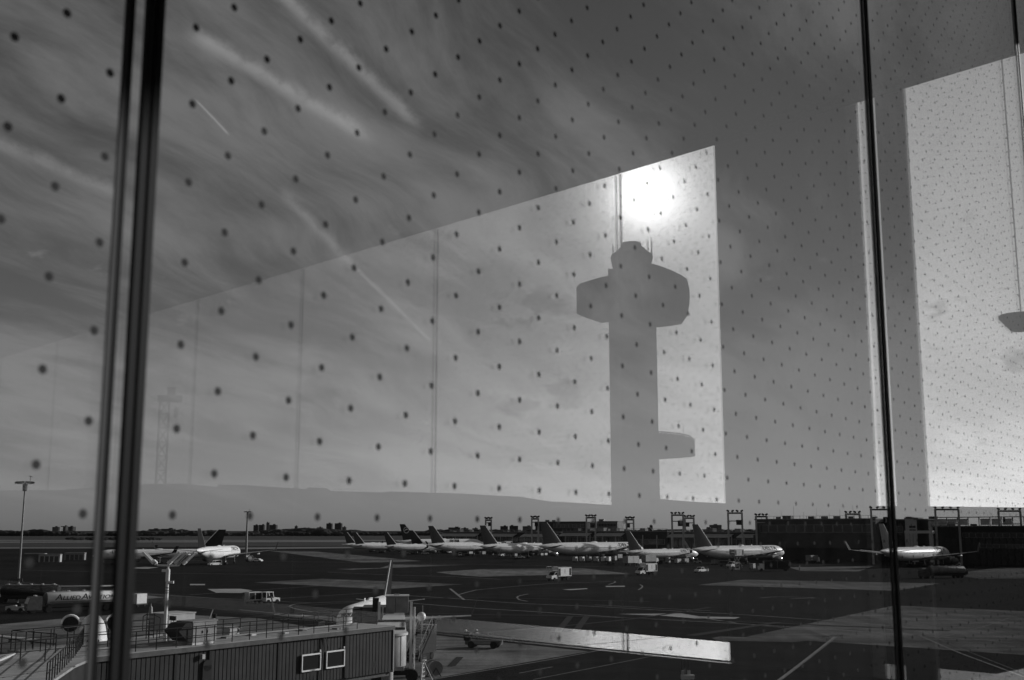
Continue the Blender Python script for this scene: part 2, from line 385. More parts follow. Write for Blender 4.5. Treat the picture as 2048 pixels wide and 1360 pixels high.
# --- side wall (seen mirrored): same modules, one solid pier
sp = sorted(alongw(vwall(x, 700)) for x in (1243, 870, 600, 390, 240, 112, 3))
pier_b = alongw(vwall(1438, 680)); pier_a = alongw(vwall(1710, 680)); thick = alongw(vwall(1830, 680)), alongw(vwall(1772, 680))
mod = sum(sp[i + 1] - sp[i] for i in range(5)) / 5
MAT['sideglass'] = glass('sideglass', True, .02, .01)
MAT['sideglass_clear'] = glass('sideglass_clear', False)
sw = thing('glass_wall', 'tall dotted window wall with the control tower outside, mirrored in the front glass', 'glass wall', Vector((C0.x, C0.y, EYE)))
sw.rotation_euler = (0, 0, math.atan2(wdir.y, wdir.x))
ys = 1 if (Matrix.Rotation(math.atan2(wdir.y, wdir.x), 3, 'Z') @ Vector((0, 1, 0))).dot(wout) > 0 else -1
WT = TOPZ - EYE
seams = [sp[0] - mod] + sp; x = sp[-1]
while x + mod < 26.9: x += mod; seams.append(x)
seams = [s for s in seams if s > .3]
edges = [.03] + seams + [26.97]
SB = -1.60
for i in range(len(edges) - 1):
    a, b = edges[i] + .004, edges[i + 1] - .004
    segs = []
    if a < pier_a < b or a < pier_b < b or (pier_a < a and b < pier_b):
        if pier_a - a > .05: segs.append((a, min(b, pier_a - .002)))
        if b - pier_b > .05: segs.append((max(a, pier_b + .002), b))
    else: segs.append((a, b))
    for a, b in segs:
        m = MB(); m.cur = 0; m.add([(a, 0, SB), (b, 0, SB), (b, 0, WT), (a, 0, WT)], [(0, 1, 2, 3)])
        m.cur = 1; yy = .016 * ys; m.add([(a, yy, SB), (b, yy, SB), (b, yy, WT), (a, yy, WT)], [(3, 2, 1, 0)])
        m.build('pane', ['sideglass', 'sideglass_clear'], sw, fix=False)
for s in seams:
    if pier_a < s < pier_b: continue
    if s < pier_a:
        w_ = thick[1] - thick[0]; part('pilaster', 'mgrey', sw, lambda m: m.box(((thick[0] + thick[1]) / 2, .05 * ys, (SB + WT) / 2 + .05), (abs(w_), .05, WT - SB + .1)))
        continue
    part('mullion', 'dgrey', sw, lambda m: m.box((s, .024 * ys, (SB + WT) / 2), (.013, .012, WT - SB)))
for s in seams:
    if s > pier_b: part('joint_strip', 'mgrey', sw, lambda m: m.box((s + .045, .022 * ys, (SB + WT) / 2), (.010, .008, WT - SB)))
part('pier', 'mgrey', sw, lambda m: m.box(((pier_a + pier_b) / 2, .112 * ys, (SB + WT) / 2 + .05), (abs(pier_b - pier_a), .18, WT - SB + .1)))
part('head_rail', 'black', sw, lambda m: m.box((13.5, -.03 * ys, WT + .03), (26.9, .08, .055)))
zs = vwall(1460, 1322).z - EYE
zs2 = vwall(1460, 1288).z - EYE
part('sill_rail', 'black', sw, lambda m: m.box((13.5, -.035 * ys, zs - .06), (26.9, .05, .10)))
lg = thing('parapet_ledge', 'pale metal ledge running outside the side window wall, lit by the sun', 'ledge', Vector((C0.x, C0.y, EYE)))
lg.rotation_euler = sw.rotation_euler
for lo, hi in ((pier_b + .01, 26.6), (.1, thick[0] - .03)):
    nn = max(1, round((hi - lo) / 1.56)); st_ = (hi - lo) / nn
    for k in range(nn): part('coping_sheet', 'coping', lg, lambda m: m.box((lo + st_ * (k + .5), .70 * ys, zs - .04), (st_ - .025, 1.16, .05)))
part('ledge_support', 'concwall', lg, lambda m: m.box((13.5, .66 * ys, (FLOORZ - EYE - .3 + zs - .067) / 2 - .0), (26.8, 1.1, (zs - .067) - (FLOORZ - EYE - .3))))
# pendant lamp hanging in the hall, seen mirrored beyond the far upright
d = ray(2043, 645); vp = Vector((0, 0, EYE)) + d * (6.3 / math.hypot(d.x, d.y)); pl = mirror(vp); k = 6.3 / FPX
pt = thing('pendant_lamp', 'bowl-shaped pendant lamp hanging from a thin cable in the hall', 'lamp', pl)
part('bowl', 'lgrey', pt, lambda m: m.lathe([(.001, -15 * k), (19 * k, -15 * k), (39 * k, 9 * k), (39 * k, 14 * k), (36 * k, 14 * k), (.001, 12 * k)], n=20), True)
part('cable', 'black', pt, lambda m: m.tube((0, 0, 12 * k), (0, 0, CEILZ - pl.z - .02), .004))
part('canopy', 'black', pt, lambda m: m.lathe([(.001, 0), (.05, 0), (.05, .03), (.001, .03)], (0, 0, CEILZ - pl.z - .033)))

# ---------------------------------------------------------------- ground
m = MB(); S = 30000
m.add([(-S, -S, 0), (S, -S, 0), (S, S, 0), (-S, S, 0)], [(0, 1, 2, 3)]); tag(m.build('ground', 'asphalt', fix=False), kind='structure')
LZ = [0.004]
def sheet(name, mat, px, z=None, kind='structure'):
    z = LZ[0] if z is None else z; LZ[0] += .0006
    m = MB(); pts = [P(*p) for p in px]; m.add([(p.x, p.y, z) for p in pts], [tuple(range(len(pts)))])
    o = m.build(name, mat, fix=False)
    if o.data.polygons[0].normal.z < 0: o.data.flip_normals()
    return tag(o, kind=kind)
# far airfield: grass and runways
def band(name, mat, y0, y1, x0=-1200, x1=3300): return sheet(name, mat, [(x0, y0), (x1, y0), (x1, y1), (x0, y1)])
band('grass_field', 'grass', 1064.5, 1079.0); band('runway', 'taxiway', 1079.6, 1081.6, -1200, 900)
sheet('grass_field', 'grass', [(-1200, 1082.4), (860, 1082.4), (830, 1091), (300, 1094), (-1200, 1096)])
sheet('taxiway', 'taxiway', [(-1200, 1085.2), (700, 1081.8), (700, 1083.8), (-1200, 1088.2)])
sheet('taxiway', 'taxiway', [(470, 1095), (830, 1092.5), (830, 1095), (470, 1098.6)])
sheet('taxiway', 'taxiway', [(-1200, 1096.6), (200, 1094.5), (200, 1096.6), (-1200, 1100)])
CON = [[(508, 1165), (644, 1157.5), (925, 1168.7), (771, 1178.7)], [(540, 1102), (628, 1102.7), (842, 1122), (734, 1126.6)],
       [(636, 1136.4), (771, 1129), (930, 1129.6), (702, 1139.4)], [(872, 1144.4), (960, 1138.5), (1165, 1136), (1262, 1148), (1100, 1150), (960, 1153.4), (905, 1149)],
       [(1396, 1170), (1489, 1159), (1880, 1167), (1792, 1181.5)], [(1493, 1273.4), (1789, 1211), (2048, 1222.7), (2500, 1243), (2500, 1345), (2048, 1310)],
       [(845, 1268), (1178, 1303), (900, 1351), (815, 1368), (700, 1392), (560, 1330), (640, 1275)],
       [(-200, 1265), (0, 1249), (173, 1233), (300, 1226), (520, 1237), (640, 1258), (560, 1330), (300, 1400), (-200, 1400)],
       [(1578, 1134.5), (1750, 1131.5), (1717, 1143), (1600, 1142)], [(1900, 1148), (2000, 1135), (2400, 1133), (2400, 1152), (1960, 1158)],
       [(1590, 1284), (1400, 1281), (1440, 1273), (1640, 1279)], [(250, 1186), (330, 1195), (190, 1205), (150, 1195)]]
for c in CON: sheet('concrete_apron', 'concrete', c)
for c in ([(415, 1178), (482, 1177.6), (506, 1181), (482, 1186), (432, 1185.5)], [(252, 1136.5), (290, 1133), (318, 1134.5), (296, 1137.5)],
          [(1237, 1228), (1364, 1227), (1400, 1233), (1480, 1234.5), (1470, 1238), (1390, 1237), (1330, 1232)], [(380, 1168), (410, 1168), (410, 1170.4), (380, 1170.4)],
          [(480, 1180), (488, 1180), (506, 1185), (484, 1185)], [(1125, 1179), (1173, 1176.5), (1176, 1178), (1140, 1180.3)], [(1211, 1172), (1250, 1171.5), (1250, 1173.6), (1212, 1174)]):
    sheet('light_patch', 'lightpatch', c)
# dark tyre-black and repair patches
for c in ([(300, 1205), (560, 1196), (760, 1208), (600, 1222), (380, 1220)], [(700, 1195), (860, 1180), (1040, 1184), (960, 1200)], [(1030, 1190), (1120, 1186), (1310, 1189), (1200, 1194), (1080, 1196)],
          [(900, 1352), (1180, 1303), (1400, 1268), (1460, 1290), (1300, 1380), (860, 1390)], [(560, 1128), (800, 1124), (760, 1136), (600, 1140)]):
    sheet('repair_patch', 'asphalt_dark', c)
def ribbon(name, pts, w, mat='wornpaint', close=False, n=6):
    """painted line through photo points on the ground, width in metres"""
    q = [P(*p) for p in pts]; s = []
    for i in range(len(q) - 1):                       # Catmull-Rom smoothing
        p0, p1, p2, p3 = q[max(i - 1, 0)], q[i], q[i + 1], q[min(i + 2, len(q) - 1)]
        for k in range(n):
            t = k / n; s.append(.5 * ((2 * p1) + (p2 - p0) * t + (2 * p0 - 5 * p1 + 4 * p2 - p3) * t * t + (3 * p1 - p0 - 3 * p2 + p3) * t ** 3))
    s.append(q[-1]); LZ[0] += .0006; z = LZ[0]
    L, Rr = [], []
    for i, p in enumerate(s):
        d = (s[min(i + 1, len(s) - 1)] - s[max(i - 1, 0)]).normalized(); nn = Vector((-d.y, d.x, 0)) * w / 2
        L.append((p.x + nn.x, p.y + nn.y, z)); Rr.append((p.x - nn.x, p.y - nn.y, z))
    m = MB(); m.quadstrip(L, Rr); o = m.build(name, mat, fix=False)
    if o.data.polygons[0].normal.z < 0: o.data.flip_normals()
    return tag(o, kind='structure')
r3 = lambda *a: [(900 + x / 3.531, 980 + y / 3.531) for x, y in a]
r4 = lambda *a: [(1400 + x / 3.16, 960 + y / 3.16) for x, y in a]
r2 = lambda *a: [(480 + x / 3.777, 1000 + y / 3.777) for x, y in a]
rl = lambda *a: [(820 + x / 4.857, 1080 + y / 4.857) for x, y in a]
for pts, w in ((r3((-400, 740), (0, 765), (480, 800), (1000, 822), (1500, 850), (2048, 880), (2700, 925), (3400, 985)), .45),
               (r3((-500, 780), (110, 830), (600, 860), (1200, 900), (2000, 943), (2900, 1000), (3900, 1070)), .5),
               (r3((60, 740), (150, 715), (250, 700), (700, 662), (1050, 650), (1150, 645), (1165, 652), (1120, 668)), .4),
               (r3((550, 735), (490, 748), (475, 760), (490, 775), (545, 786)), .4), (r3((1330, 705), (1352, 692), (1358, 678), (1340, 668)), .4),
               (r3((0, 697), (100, 776)), .55), (r3((-1200, 1520), (-300, 1372), (0, 1318), (700, 1200), (1150, 1115)), .22),
               (r3((490, 1295), (725, 1250)), .16), (r3((590, 1340), (1100, 1240), (1500, 1160)), .13),
               (r4((485, 1275), (650, 1150), (850, 992)), .28), (r4((500, 1275), (665, 1150), (865, 992)), .10), (r4((1390, 985), (1620, 1085), (1900, 1190), (2300, 1340)), .28), (r4((1440, 975), (1660, 1070), (2048, 1225)), .10),
               (r4((1500, 1000), (1800, 925), (1960, 870)), .22), (r4((0, 870), (230, 905)), .5), (r4((300, 912), (620, 945)), .3),
               (r2((620, 880), (540, 900), (300, 905)), .3), (r2((370, 805), (440, 785), (700, 772), (1000, 765)), .35), (r2((370, 805), (430, 825), (600, 850), (900, 855)), .35),
               (r2((0, 830), (200, 850), (330, 860)), .35), (r2((300, 745), (700, 720), (1000, 700)), .3), (r2((660, 545), (1100, 565), (1600, 580), (1964, 600)), .45),
               (rl((190, 1080), (265, 1022)), .18), (rl((180, 1095), (300, 1100), (355, 1115), (330, 1135), (265, 1145)), .14), (rl((400, 1230), (480, 1140)), .5),
               (rl((250, 1210), (600, 1255)), .16), (rl((250, 1285), (420, 1240)), .12), ([(380, 1190), (640, 1172), (840, 1161)], .3),
               ([(262, 1186), (420, 1196), (620, 1206)], .3), ([(-40, 1290), (140, 1262), (300, 1248)], .15), ([(1520, 1196), (1560, 1194), (1628, 1196), (1580, 1198)], .5),
               ([(1190, 1210), (1300, 1216), (1420, 1222)], .35), ([(480, 1103), (830, 1098)], .9), ([(330, 1120), (900, 1128), (1500, 1140)], .5), ([(40, 1140), (300, 1146), (620, 1150)], .5)):
    ribbon('painted_line', pts, w)
for pts, w in ((rl((400, 1230), (485, 1140)), .8), (rl((1430, 900), (1560, 740)), 1.0), (rl((1600, 900), (1720, 740)), 1.0), (r4((-60, 985), (500, 900)), 1.6), ([(560, 1215), (900, 1196), (1300, 1204)], 1.2),
               ([(700, 1226), (1100, 1232), (1500, 1245), (1900, 1262)], 1.2), ([(930, 1270), (1250, 1240), (1420, 1215)], .9)):
    ribbon('tyre_mark', pts, w, 'tyremark')
def ground_text(txt, a, b, size):
    p, q = P(*a), P(*b); d = (q - p).normalized(); n = Vector((-d.y, d.x, 0)); vs, fs, w = text_mesh(txt, size); s = (q - p).length / w
    LZ[0] += .0006; m = MB(); m.add([p + d * v.x * s + n * v.y * s * 1.2 + Vector((0, 0, LZ[0])) for v in vs], fs)
    o = m.build('stand_number', 'tyremark', fix=False); return tag(o, kind='structure')
ground_text('1A 51', r4((790, 996))[0], r4((935, 985))[0], 1.0)
ground_text('5 1', r4((1345, 985))[0], r4((1420, 988))[0], 1.0)
# ---------------------------------------------------------------- aircraft
STN = [(0, .02, -.13), (.006, .17, -.125), (.018, .36, -.105), (.035, .56, -.075), (.055, .74, -.045), (.08, .89, -.018), (.11, .97, -.004), (.15, 1, 0), (.30, 1, 0), (.45, 1, 0), (.60, 1, 0), (.68, .99, .004),
       (.76, .92, .035), (.83, .78, .085), (.89, .60, .14), (.945, .38, .195), (.985, .19, .235), (1, .09, .245)]
def fus(L, dm, zc, t, a, k=1.0):
    for i in range(len(STN) - 1):
        if STN[i][0] <= t <= STN[i + 1][0] + 1e-9:
            q = (t - STN[i][0]) / (STN[i + 1][0] - STN[i][0]); r = STN[i][1] + (STN[i + 1][1] - STN[i][1]) * q; o = STN[i][2] + (STN[i + 1][2] - STN[i][2]) * q; break
    return Vector((L * (.47 - t), r * k * dm / 2 * math.cos(a), zc + o * dm + r * k * dm / 2 * math.sin(a)))
def foil(le, te, th, y, z, vertical=False, lean=0.):
    c = le - te; out = []
    for fx, ft in ((0, 0), (.03, .45), (.12, .85), (.35, 1), (.7, .55), (1, .05), (.7, -.25), (.35, -.55), (.12, -.5), (.03, -.3)):
        X = le - c * fx; T = ft * th * .6
        out.append(Vector((X, y + T, z)) if vertical else Vector((X, y + lean * T, z + T)))
    return out
def airliner(label, L, dm, span, ht, zc=None, eng='wing', ttail=False, winglet=True, tail='tail', name='parked_airliner', group='airliners parked at the concourse', title=None, emblem=False, engine_d=None, dih=.105, le='white'):
    zc = zc or (dm / 2 + .40 * dm + .35); e = thing(name, label, 'airplane', group=group)
    n = 22; rings = [[fus(L, dm, zc, s[0], 2 * math.pi * k / n) for k in range(n)] for s in STN]
    part('fuselage', 'fus', e, lambda m: m.loft(rings), True)
    wz = zc - .30 * dm; y0 = dm * .30; hs = span / 2; cr = L * .155; ct = L * .035; sw_ = hs * .50
    for sg in (-1, 1):
        xr = L * .10
        secs = [foil(xr + cr * .35, xr - cr * .75, dm * .22, sg * y0, wz), foil(xr + cr * .35 - sw_ * .33, xr - cr * .62, dm * .15, sg * (y0 + hs * .33), wz + hs * .035),
                foil(xr + cr * .35 - sw_, xr + cr * .35 - sw_ - ct, dm * .05, sg * hs * .985, wz + hs * dih)]
        wing = part('wing', 'lgrey', e, lambda m: m.loft(secs), True)
        xt = xr + cr * .35 - sw_; zt = wz + hs * dih
        if winglet:
            part('winglet', tail, wing, lambda m: m.loft([foil(xt - .1, xt - ct, dm * .04, sg * hs * .985, zt, False), foil(xt - ct * .75, xt - ct * 1.35, dm * .02, sg * (hs + dm * .16), zt + dm * .62, False)]), True)
        [part('flap_fairing', 'lgrey', wing, lambda m: m.ball((xr - cr * .5 - sw_ * f * .35, sg * (y0 + hs * f), wz + hs * .1 * f - dm * .09), dm * .09, 8, 5, (4.5, .8, .9)), True) for f in (.2, .42, .6)]
        hx = -.43 * L; hz = zc + .12 * dm; hsp = span * .185
        if ttail: hx = -.49 * L; hz = ht - .25; hsp = span * .17
        part('tailplane', 'lgrey', e, lambda m: m.loft([foil(hx + L * .035, hx - L * .045, dm * .07, sg * (dm * .15 if not ttail else .05), hz), foil(hx - L * .035, hx - L * .062, dm * .03, sg * hsp, hz + (hsp * .10 if not ttail else -.02))]), True)
        if eng == 'wing': ex, ey, ez, er = xr + cr * .55, y0 + hs * .30, wz - .08 * dm - (engine_d or dm * .48) * .35, (engine_d or dm * .48) / 2
        else: ex, ey, ez, er = -.30 * L, dm * .86, zc + .16 * dm, (engine_d or dm * .5) / 2
        el = er * 3.3
        nac = part('engine', 'white' if eng == 'rear' else 'dgrey' if tail == 'tail' else 'lgrey', e, lambda m: m.lathe([(er * .86, el * .42), (er * 1.0, el * .36), (er * 1.06, el * .1), (er * .95, -el * .25), (er * .62, -el * .55), (er * .40, -el * .58), (.01, -el * .75)], (ex, sg * ey, ez), 'x', 20), True)
        part('intake_lip', 'chrome', nac, lambda m: m.lathe([(er * .80, el * .30), (er * .84, el * .425), (er * .90, el * .44), (er * .97, el * .425), (er * 1.015, el * .36)], (ex, sg * ey, ez), 'x', 20), True)
        part('fan', 'black', nac, lambda m: m.lathe([(.01, el * .446), (er * .82, el * .432), (er * .85, el * .425)], (ex, sg * ey, ez), 'x', 20))
        if eng == 'wing': part('pylon', 'lgrey', e, lambda m: m.box((ex - el * .30, sg * ey, ez + er * 1.0), (el * .9, er * .28, er * .9)))
        else: part('pylon', 'white', e, lambda m: m.box((ex - el * .05, sg * (ey + dm * .4) / 2, ez), (el * .55, abs(ey - dm * .4), er * .35)))
        gx, gy = -L * .02, dm * .62
        g_ = part('main_gear', 'steel', e, lambda m: m.tube((gx, sg * gy, .45), (gx, sg * gy * .9, wz), .12))
        part('wheel', 'rubber', g_, lambda m: [m.lathe([(.05, -.16), (.5, -.16), (.55, 0), (.5, .16), (.05, .16)], (gx + q, sg * gy + w_, .55), 'y', 12) for q in (-.6, .6) for w_ in (-.35, .35)])
    nx = L * .385
    g_ = part('nose_gear', 'steel', e, lambda m: m.tube((nx, 0, .4), (nx, 0, zc - dm * .45), .09))
    part('wheel', 'rubber', g_, lambda m: [m.lathe([(.05, -.12), (.36, -.12), (.4, 0), (.36, .12), (.05, .12)], (nx, w_, .4), 'y', 12) for w_ in (-.25, .25)])
    fz0 = zc + .42 * dm; fb = -.345 * L; cb = L * .145; fh = ht - fz0; sw2 = fh * .80
    fin = part('tail_fin', tail, e, lambda m: m.loft([foil(fb + .02 * L, fb - cb, dm * .10, 0, fz0 - .05 * dm, True), foil(fb - sw2, fb - sw2 - cb * .42, dm * .05, 0, ht, True)]), True)
    part('fin_leading_edge', le, fin, lambda m: m.tube((fb + .022 * L, 0, fz0 - .04 * dm), (fb - sw2 + .03, 0, ht), .15, .12))
    part('fin_root', tail, fin, lambda m: m.loft([[fus(L, dm, zc, t, math.pi / 2 + q * w, 1.006) for q in (-1, -.5, 0, .5, 1)] for t, w in ((.805, .04), (.85, .5), (.90, .9), (.95, 1.3))], False, False))
    # cabin windows (too small to tell apart singly), doors, flight-deck windows
    wm = MB()
    for sg in (0, 1):
        t = .13
        while t < .80:
            if not (.30 < t < .318 or .52 < t < .535):
                for a in ((math.pi - .16, math.pi - .22) if sg else (.16, .22),):
                    da = .28 / dm; c = fus(L, dm, zc, t, sum(a) / 2, 1.004); w = .13 / L
                    lo = [fus(L, dm, zc, tt, aa, 1.006) for tt, aa in ((t - w, a[0] - da / 2), (t + w, a[0] - da / 2), (t + w, a[0] + da), (t - w, a[0] + da))]
                    wm.add(lo, [(0, 1, 2, 3)])
            t += .55 / L
    tag(wm.build('cabin_windows', 'glassdark', e), kind='stuff')
    for sg in (0, 1):
        for t in (.105, .315, .53, .80):
            a = .05
            m = MB(); w = .45 / L; f = (lambda q: math.pi - q) if sg else (lambda q: q)
            m.loft([[fus(L, dm, zc, tt, f(aa), 1.003) for aa in (-.12, .1, .32)] for tt in (t - w, t + w)], False, False)
            m.build('door', 'offwhite', e)
    m = MB()
    for sg in (0, 1):
        f = (lambda q: math.pi - q) if sg else (lambda q: q)
        for a0, a1, t0, t1 in ((.50, .90, .040, .060), (.95, 1.30, .034, .052), (1.33, 1.55, .032, .047)):
            m.add([fus(L, dm, zc, t1, f(a0), 1.012), fus(L, dm, zc, t0, f(a0), 1.012), fus(L, dm, zc, t0, f(a1), 1.012), fus(L, dm, zc, t1, f(a1), 1.012)], [(0, 1, 2, 3)])
    m.build('flight_deck_windows', 'glassdark', e)
    part('antenna', 'white', e, lambda m: m.box((L * .1, 0, zc + dm * .53), (.5, .06, .5))); part('radome', 'white', e, lambda m: m.ball((-L * .02, 0, zc + dm * .49), dm * .10, 8, 5, (4, 1.2, .8)), True)
    if title:
        vs, fs, w = text_mesh(title, dm * .44, 0, .010 * dm)
        for sg in (0, 1):
            m = MB(); pts = []
            for v in vs:
                xx = v.x * 1.25; t = .135 + ((w * 1.25 - xx) / L if sg else xx / L); a = .30 + v.y / (dm / 2)
                pts.append(fus(L, dm, zc, t, math.pi - a if sg else a, 1.008))
            m.add(pts, fs); m.build('lettering', 'tail', e, fix=False)
            m = MB(); tt = .135 + w * 1.25 / L + .006 if sg else .130; q = .012 if sg else -.012
            f = (lambda q_: math.pi - q_) if sg else (lambda q_: q_); t1 = tt + q
            m.add([fus(L, dm, zc, tt, f(.30), 1.008), fus(L, dm, zc, t1 if t1 > 0 else 0, f(.30), 1.008), fus(L, dm, zc, (tt + t1) / 2, f(.62), 1.008), fus(L, dm, zc, (tt + t1) / 2, f(.42), 1.008)], [(0, 3, 2), (3, 1, 2)])
            m.build('emblem', 'tail', e, fix=False)
    if emblem:
        for sg in (-1, 1):
            cx, cz, rr = fb - sw2 * .62 - cb * .25, fz0 + fh * .62, fh * .20; yy = sg * (dm * .10)
            m = MB(); nn = 24
            m.add([(cx + math.cos(6.2832 * k / nn) * rr * f, yy, cz + math.sin(6.2832 * k / nn) * rr * f) for f in (1, .86) for k in range(nn)], [(k, (k + 1) % nn, nn + (k + 1) % nn, nn + k) for k in range(nn)])
            q = rr * .75
            m.add([(cx - q, yy, cz - q * .5), (cx - q * .1, yy, cz + q * .05), (cx + q * .9, yy, cz + q * .35), (cx + q * .2, yy, cz + q * .65), (cx - q * .6, yy, cz + q * .2)], [(0, 1, 2, 3, 4)])
            m.build('emblem', 'lgrey', fin, fix=False)
    return e
def spot(x, y): return P(x, y, 0)
def AT(x, dist): return Vector(((x - 1024) / FPX * dist * math.cos(PITCH) * 1.014, dist, 0))
DL = 'DELTA'
PL = [  # label, args, pixel x of the middle, forward distance, heading
    ('white airliner with its nose beside the big gate building and a lettered title', dict(L=54.9, dm=5.15, span=50.9, ht=15.9, title=DL), 1478, 468, 52),
    ('white airliner half hidden by the dark upright, seen from behind', dict(L=54.9, dm=5.1, span=50.9, ht=15.9, title=DL), 1822, 436, 45),
    ('slim white airliner between two larger ones, bright edged dark fin', dict(L=42.1, dm=3.95, span=36, ht=13.0, title=DL), 1326, 488, 52),
    ('long wide-body airliner with a tall dark fin behind the cargo containers', dict(L=63.7, dm=5.64, span=60.3, ht=17.0, title=DL), 1190, 530, 52),
    ('white airliner with a box on a lift against its rear side', dict(L=54.9, dm=5.03, span=47.6, ht=15.9, title=DL), 1052, 572, 50),
    ('white airliner with bright fin edge beside the far end of the concourse', dict(L=54.9, dm=5.03, span=47.6, ht=15.9, title=DL), 946, 622, 50),
    ('small white airliner with a bright edged fin in front of the emblem tail', dict(L=47.3, dm=3.95, span=38, ht=13.6, title=DL), 896, 690, 58),
    ('airliner with a round bird emblem on its dark fin', dict(L=60, dm=5.64, span=58, ht=17.4, emblem=True, winglet=False), 892, 730, 58),
    ('short white airliner next to the emblem tail, with upturned wing tip', dict(L=39.5, dm=3.95, span=35.8, ht=12.5, title=DL), 836, 660, 54),
    ('short white airliner with a service box at its side, second from the row end', dict(L=39.5, dm=3.95, span=35.8, ht=12.5, title=DL), 772, 700, 54),
    ('last airliner in the far row, mostly hidden by its neighbour', dict(L=39.5, dm=3.95, span=35.8, ht=12.5, title=DL), 752, 735, 54),
    ('long white airliner facing away from the row, lettered title by the upright', dict(L=53, dm=4.0, span=40.5, ht=13.9, title=DL), 325, 474, -118),
    ('white airliner seen from behind with both winglets showing, crossing tail in front of another', dict(L=52, dm=5.0, span=49.5, ht=14.3, title=DL, le='mgrey'), 449, 466, 4),
    ('airliner parked beyond the concourse roof, only its dark fin showing over the low roof', dict(L=47.3, dm=4, span=38, ht=15.6), 1352, 830, 62),
    ('airliner parked beyond the concourse, fin showing beside the tall lamp gantry', dict(L=47.3, dm=4, span=38, ht=15.8), 1470, 800, 62)]
made = {}
for lab, kw, x, dist, hd in PL:
    key = tuple(sorted(kw.items()))
    if key in made:
        e = copy_tree(made[key]); e['label'] = lab
    else:
        e = made[key] = airliner(lab, **kw)
    place(e, AT(x, dist), hd)
# regional jets at the near stands
e = airliner('small jet with its nose behind the boarding bridge cab', 30.5, 3.3, 25.0, 9.5, 3.5, dih=.05, le='mgrey', name='regional_jet', group=None, title=None, tail='tail', engine_d=1.6)
place(e, AT(746, 143), 184)
e = airliner('rear-engined jet with a high white tailplane, mostly hidden by the wide upright', 34, 2.7, 23.5, 7.3, 2.9, le='white', eng='rear', ttail=True, name='regional_jet', group=None, tail='white', engine_d=1.95)
place(e, AT(209, 121), 160)
# ---------------------------------------------------------------- concourse and terminal buildings
def facade(name, label, a, b, h, depth, wall='darkwall', bands=(), posts=0, canopy=None, roofbits=0, cat='building', winlist=(), railing=False):
    """building whose long face runs from a to b (ground points); local x along the face, -y towards the apron"""
    d = (b - a); L = d.length; d.normalize()
    e = thing(name, label, cat, a); e.rotation_euler = (0, 0, math.atan2(d.y, d.x))
    part('wall', wall, e, lambda m: m.box((L / 2, depth / 2, h / 2), (L, depth, h)))
    part('parapet', 'concwall', e, lambda m: m.box((L / 2, depth / 2, h + .25), (L + .5, depth + .5, .5)))
    for z0, z1, x0, x1, nn in bands:                       # window bands: a frame with single panes set in it
        w = (x1 - x0) * L / nn
        for k in range(nn):
            f = part('window', 'mgrey', e, lambda m: m.box((x0 * L + w * (k + .5), -.06, (z0 + z1) / 2), (w * .97, .12, z1 - z0)))
            part('pane', 'glassdark', f, lambda m: m.box((x0 * L + w * (k + .5), -.13, (z0 + z1) / 2), (w * .86, .06, (z1 - z0) * .86)))
    for k in range(posts):
        part('post', 'lgrey', e, lambda m: m.box((L * (k + .5) / posts, -2.6, h * .43), (.45, .45, h * .86)))
    if canopy:
        for x0, x1 in canopy:
            part('canopy', 'lgrey', e, lambda m: m.add([(x0 * L, -.02, h - .6), (x1 * L, -.02, h - .6), (x1 * L, -3.4, h - 2.2), (x0 * L, -3.4, h - 2.2), (x0 * L, -.02, h - .9), (x1 * L, -.02, h - .9), (x1 * L, -3.4, h - 2.6), (x0 * L, -3.4, h - 2.6)],
                 [(0, 1, 2, 3), (7, 6, 5, 4), (3, 2, 6, 7), (0, 3, 7, 4), (1, 5, 6, 2)]))
    for k in range(roofbits):
        x = random.uniform(.04, .96) * L; s = random.uniform(1.2, 3)
        part('roof_unit', random.choice(('mgrey', 'concwall', 'dgrey')), e, lambda m: m.box((x, random.uniform(1, depth - 1), h + .5 + s * .3), (s * 1.6, s, s * .6)))
    if railing:
        n = int(L / 3.2)
        for k in range(n + 1):
            part('railing_post', 'dgrey', e, lambda m: m.box((L * k / n, .1, h + 1.1), (.14, .14, 1.2)))
        part('rail', 'dgrey', e, lambda m: m.box((L / 2, .1, h + 1.72), (L, .12, .10)))
    return e
def gp(x, dist): return AT(x, dist)
facade('concourse_wing', 'low dark concourse with a pale slanted canopy behind the far airliners', gp(888, 790), gp(1120, 690), 12.2, 16, bands=((5.4, 9.6, .02, .98, 26),), posts=10, canopy=((.0, .34), (.42, .66), (.72, .99)), roofbits=9)
facade('concourse_wing', 'dark concourse with window bays between the wide-body and slim airliners', gp(1124, 688), gp(1330, 625), 12.8, 16, bands=((5.2, 9.8, .02, .60, 14), (6.0, 8.8, .70, .98, 4)), posts=8, canopy=((.0, .30), (.36, .62)), roofbits=8, railing=True)
facade('concourse_wing', 'dark concourse with a pale canopy behind the lettered airliner', gp(1334, 624), gp(1556, 560), 12.4, 16, bands=((4.6, 9.4, .02, .98, 16),), posts=9, canopy=((.02, .28), (.34, .60), (.66, .92)), roofbits=8, railing=True)
b1 = facade('gate_building', 'tall blocky gate building with a dark window band and antennas on the roof', gp(1504, 548), gp(1742, 512), 18.4, 26, 'blockwall', bands=((12.6, 16.2, .04, .97, 12), (8.9, 10.4, .60, .97, 6)), roofbits=7, railing=True)
LB = (gp(1742, 512) - gp(1504, 548)).length
part('overhang', 'blockwall', b1, lambda m: m.box((LB / 2, -1.2, 8.6), (LB, 2.35, 5.6)))
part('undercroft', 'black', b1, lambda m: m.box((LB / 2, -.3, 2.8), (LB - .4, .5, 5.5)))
for k in range(8):
    part('antenna', 'dgrey', b1, lambda m: m.tube((LB * (.1 + .1 * k), 3 + k % 3, 18.9), (LB * (.1 + .1 * k), 3 + k % 3, 21.2 + (k * 37 % 5) * .9), .05, n=5))
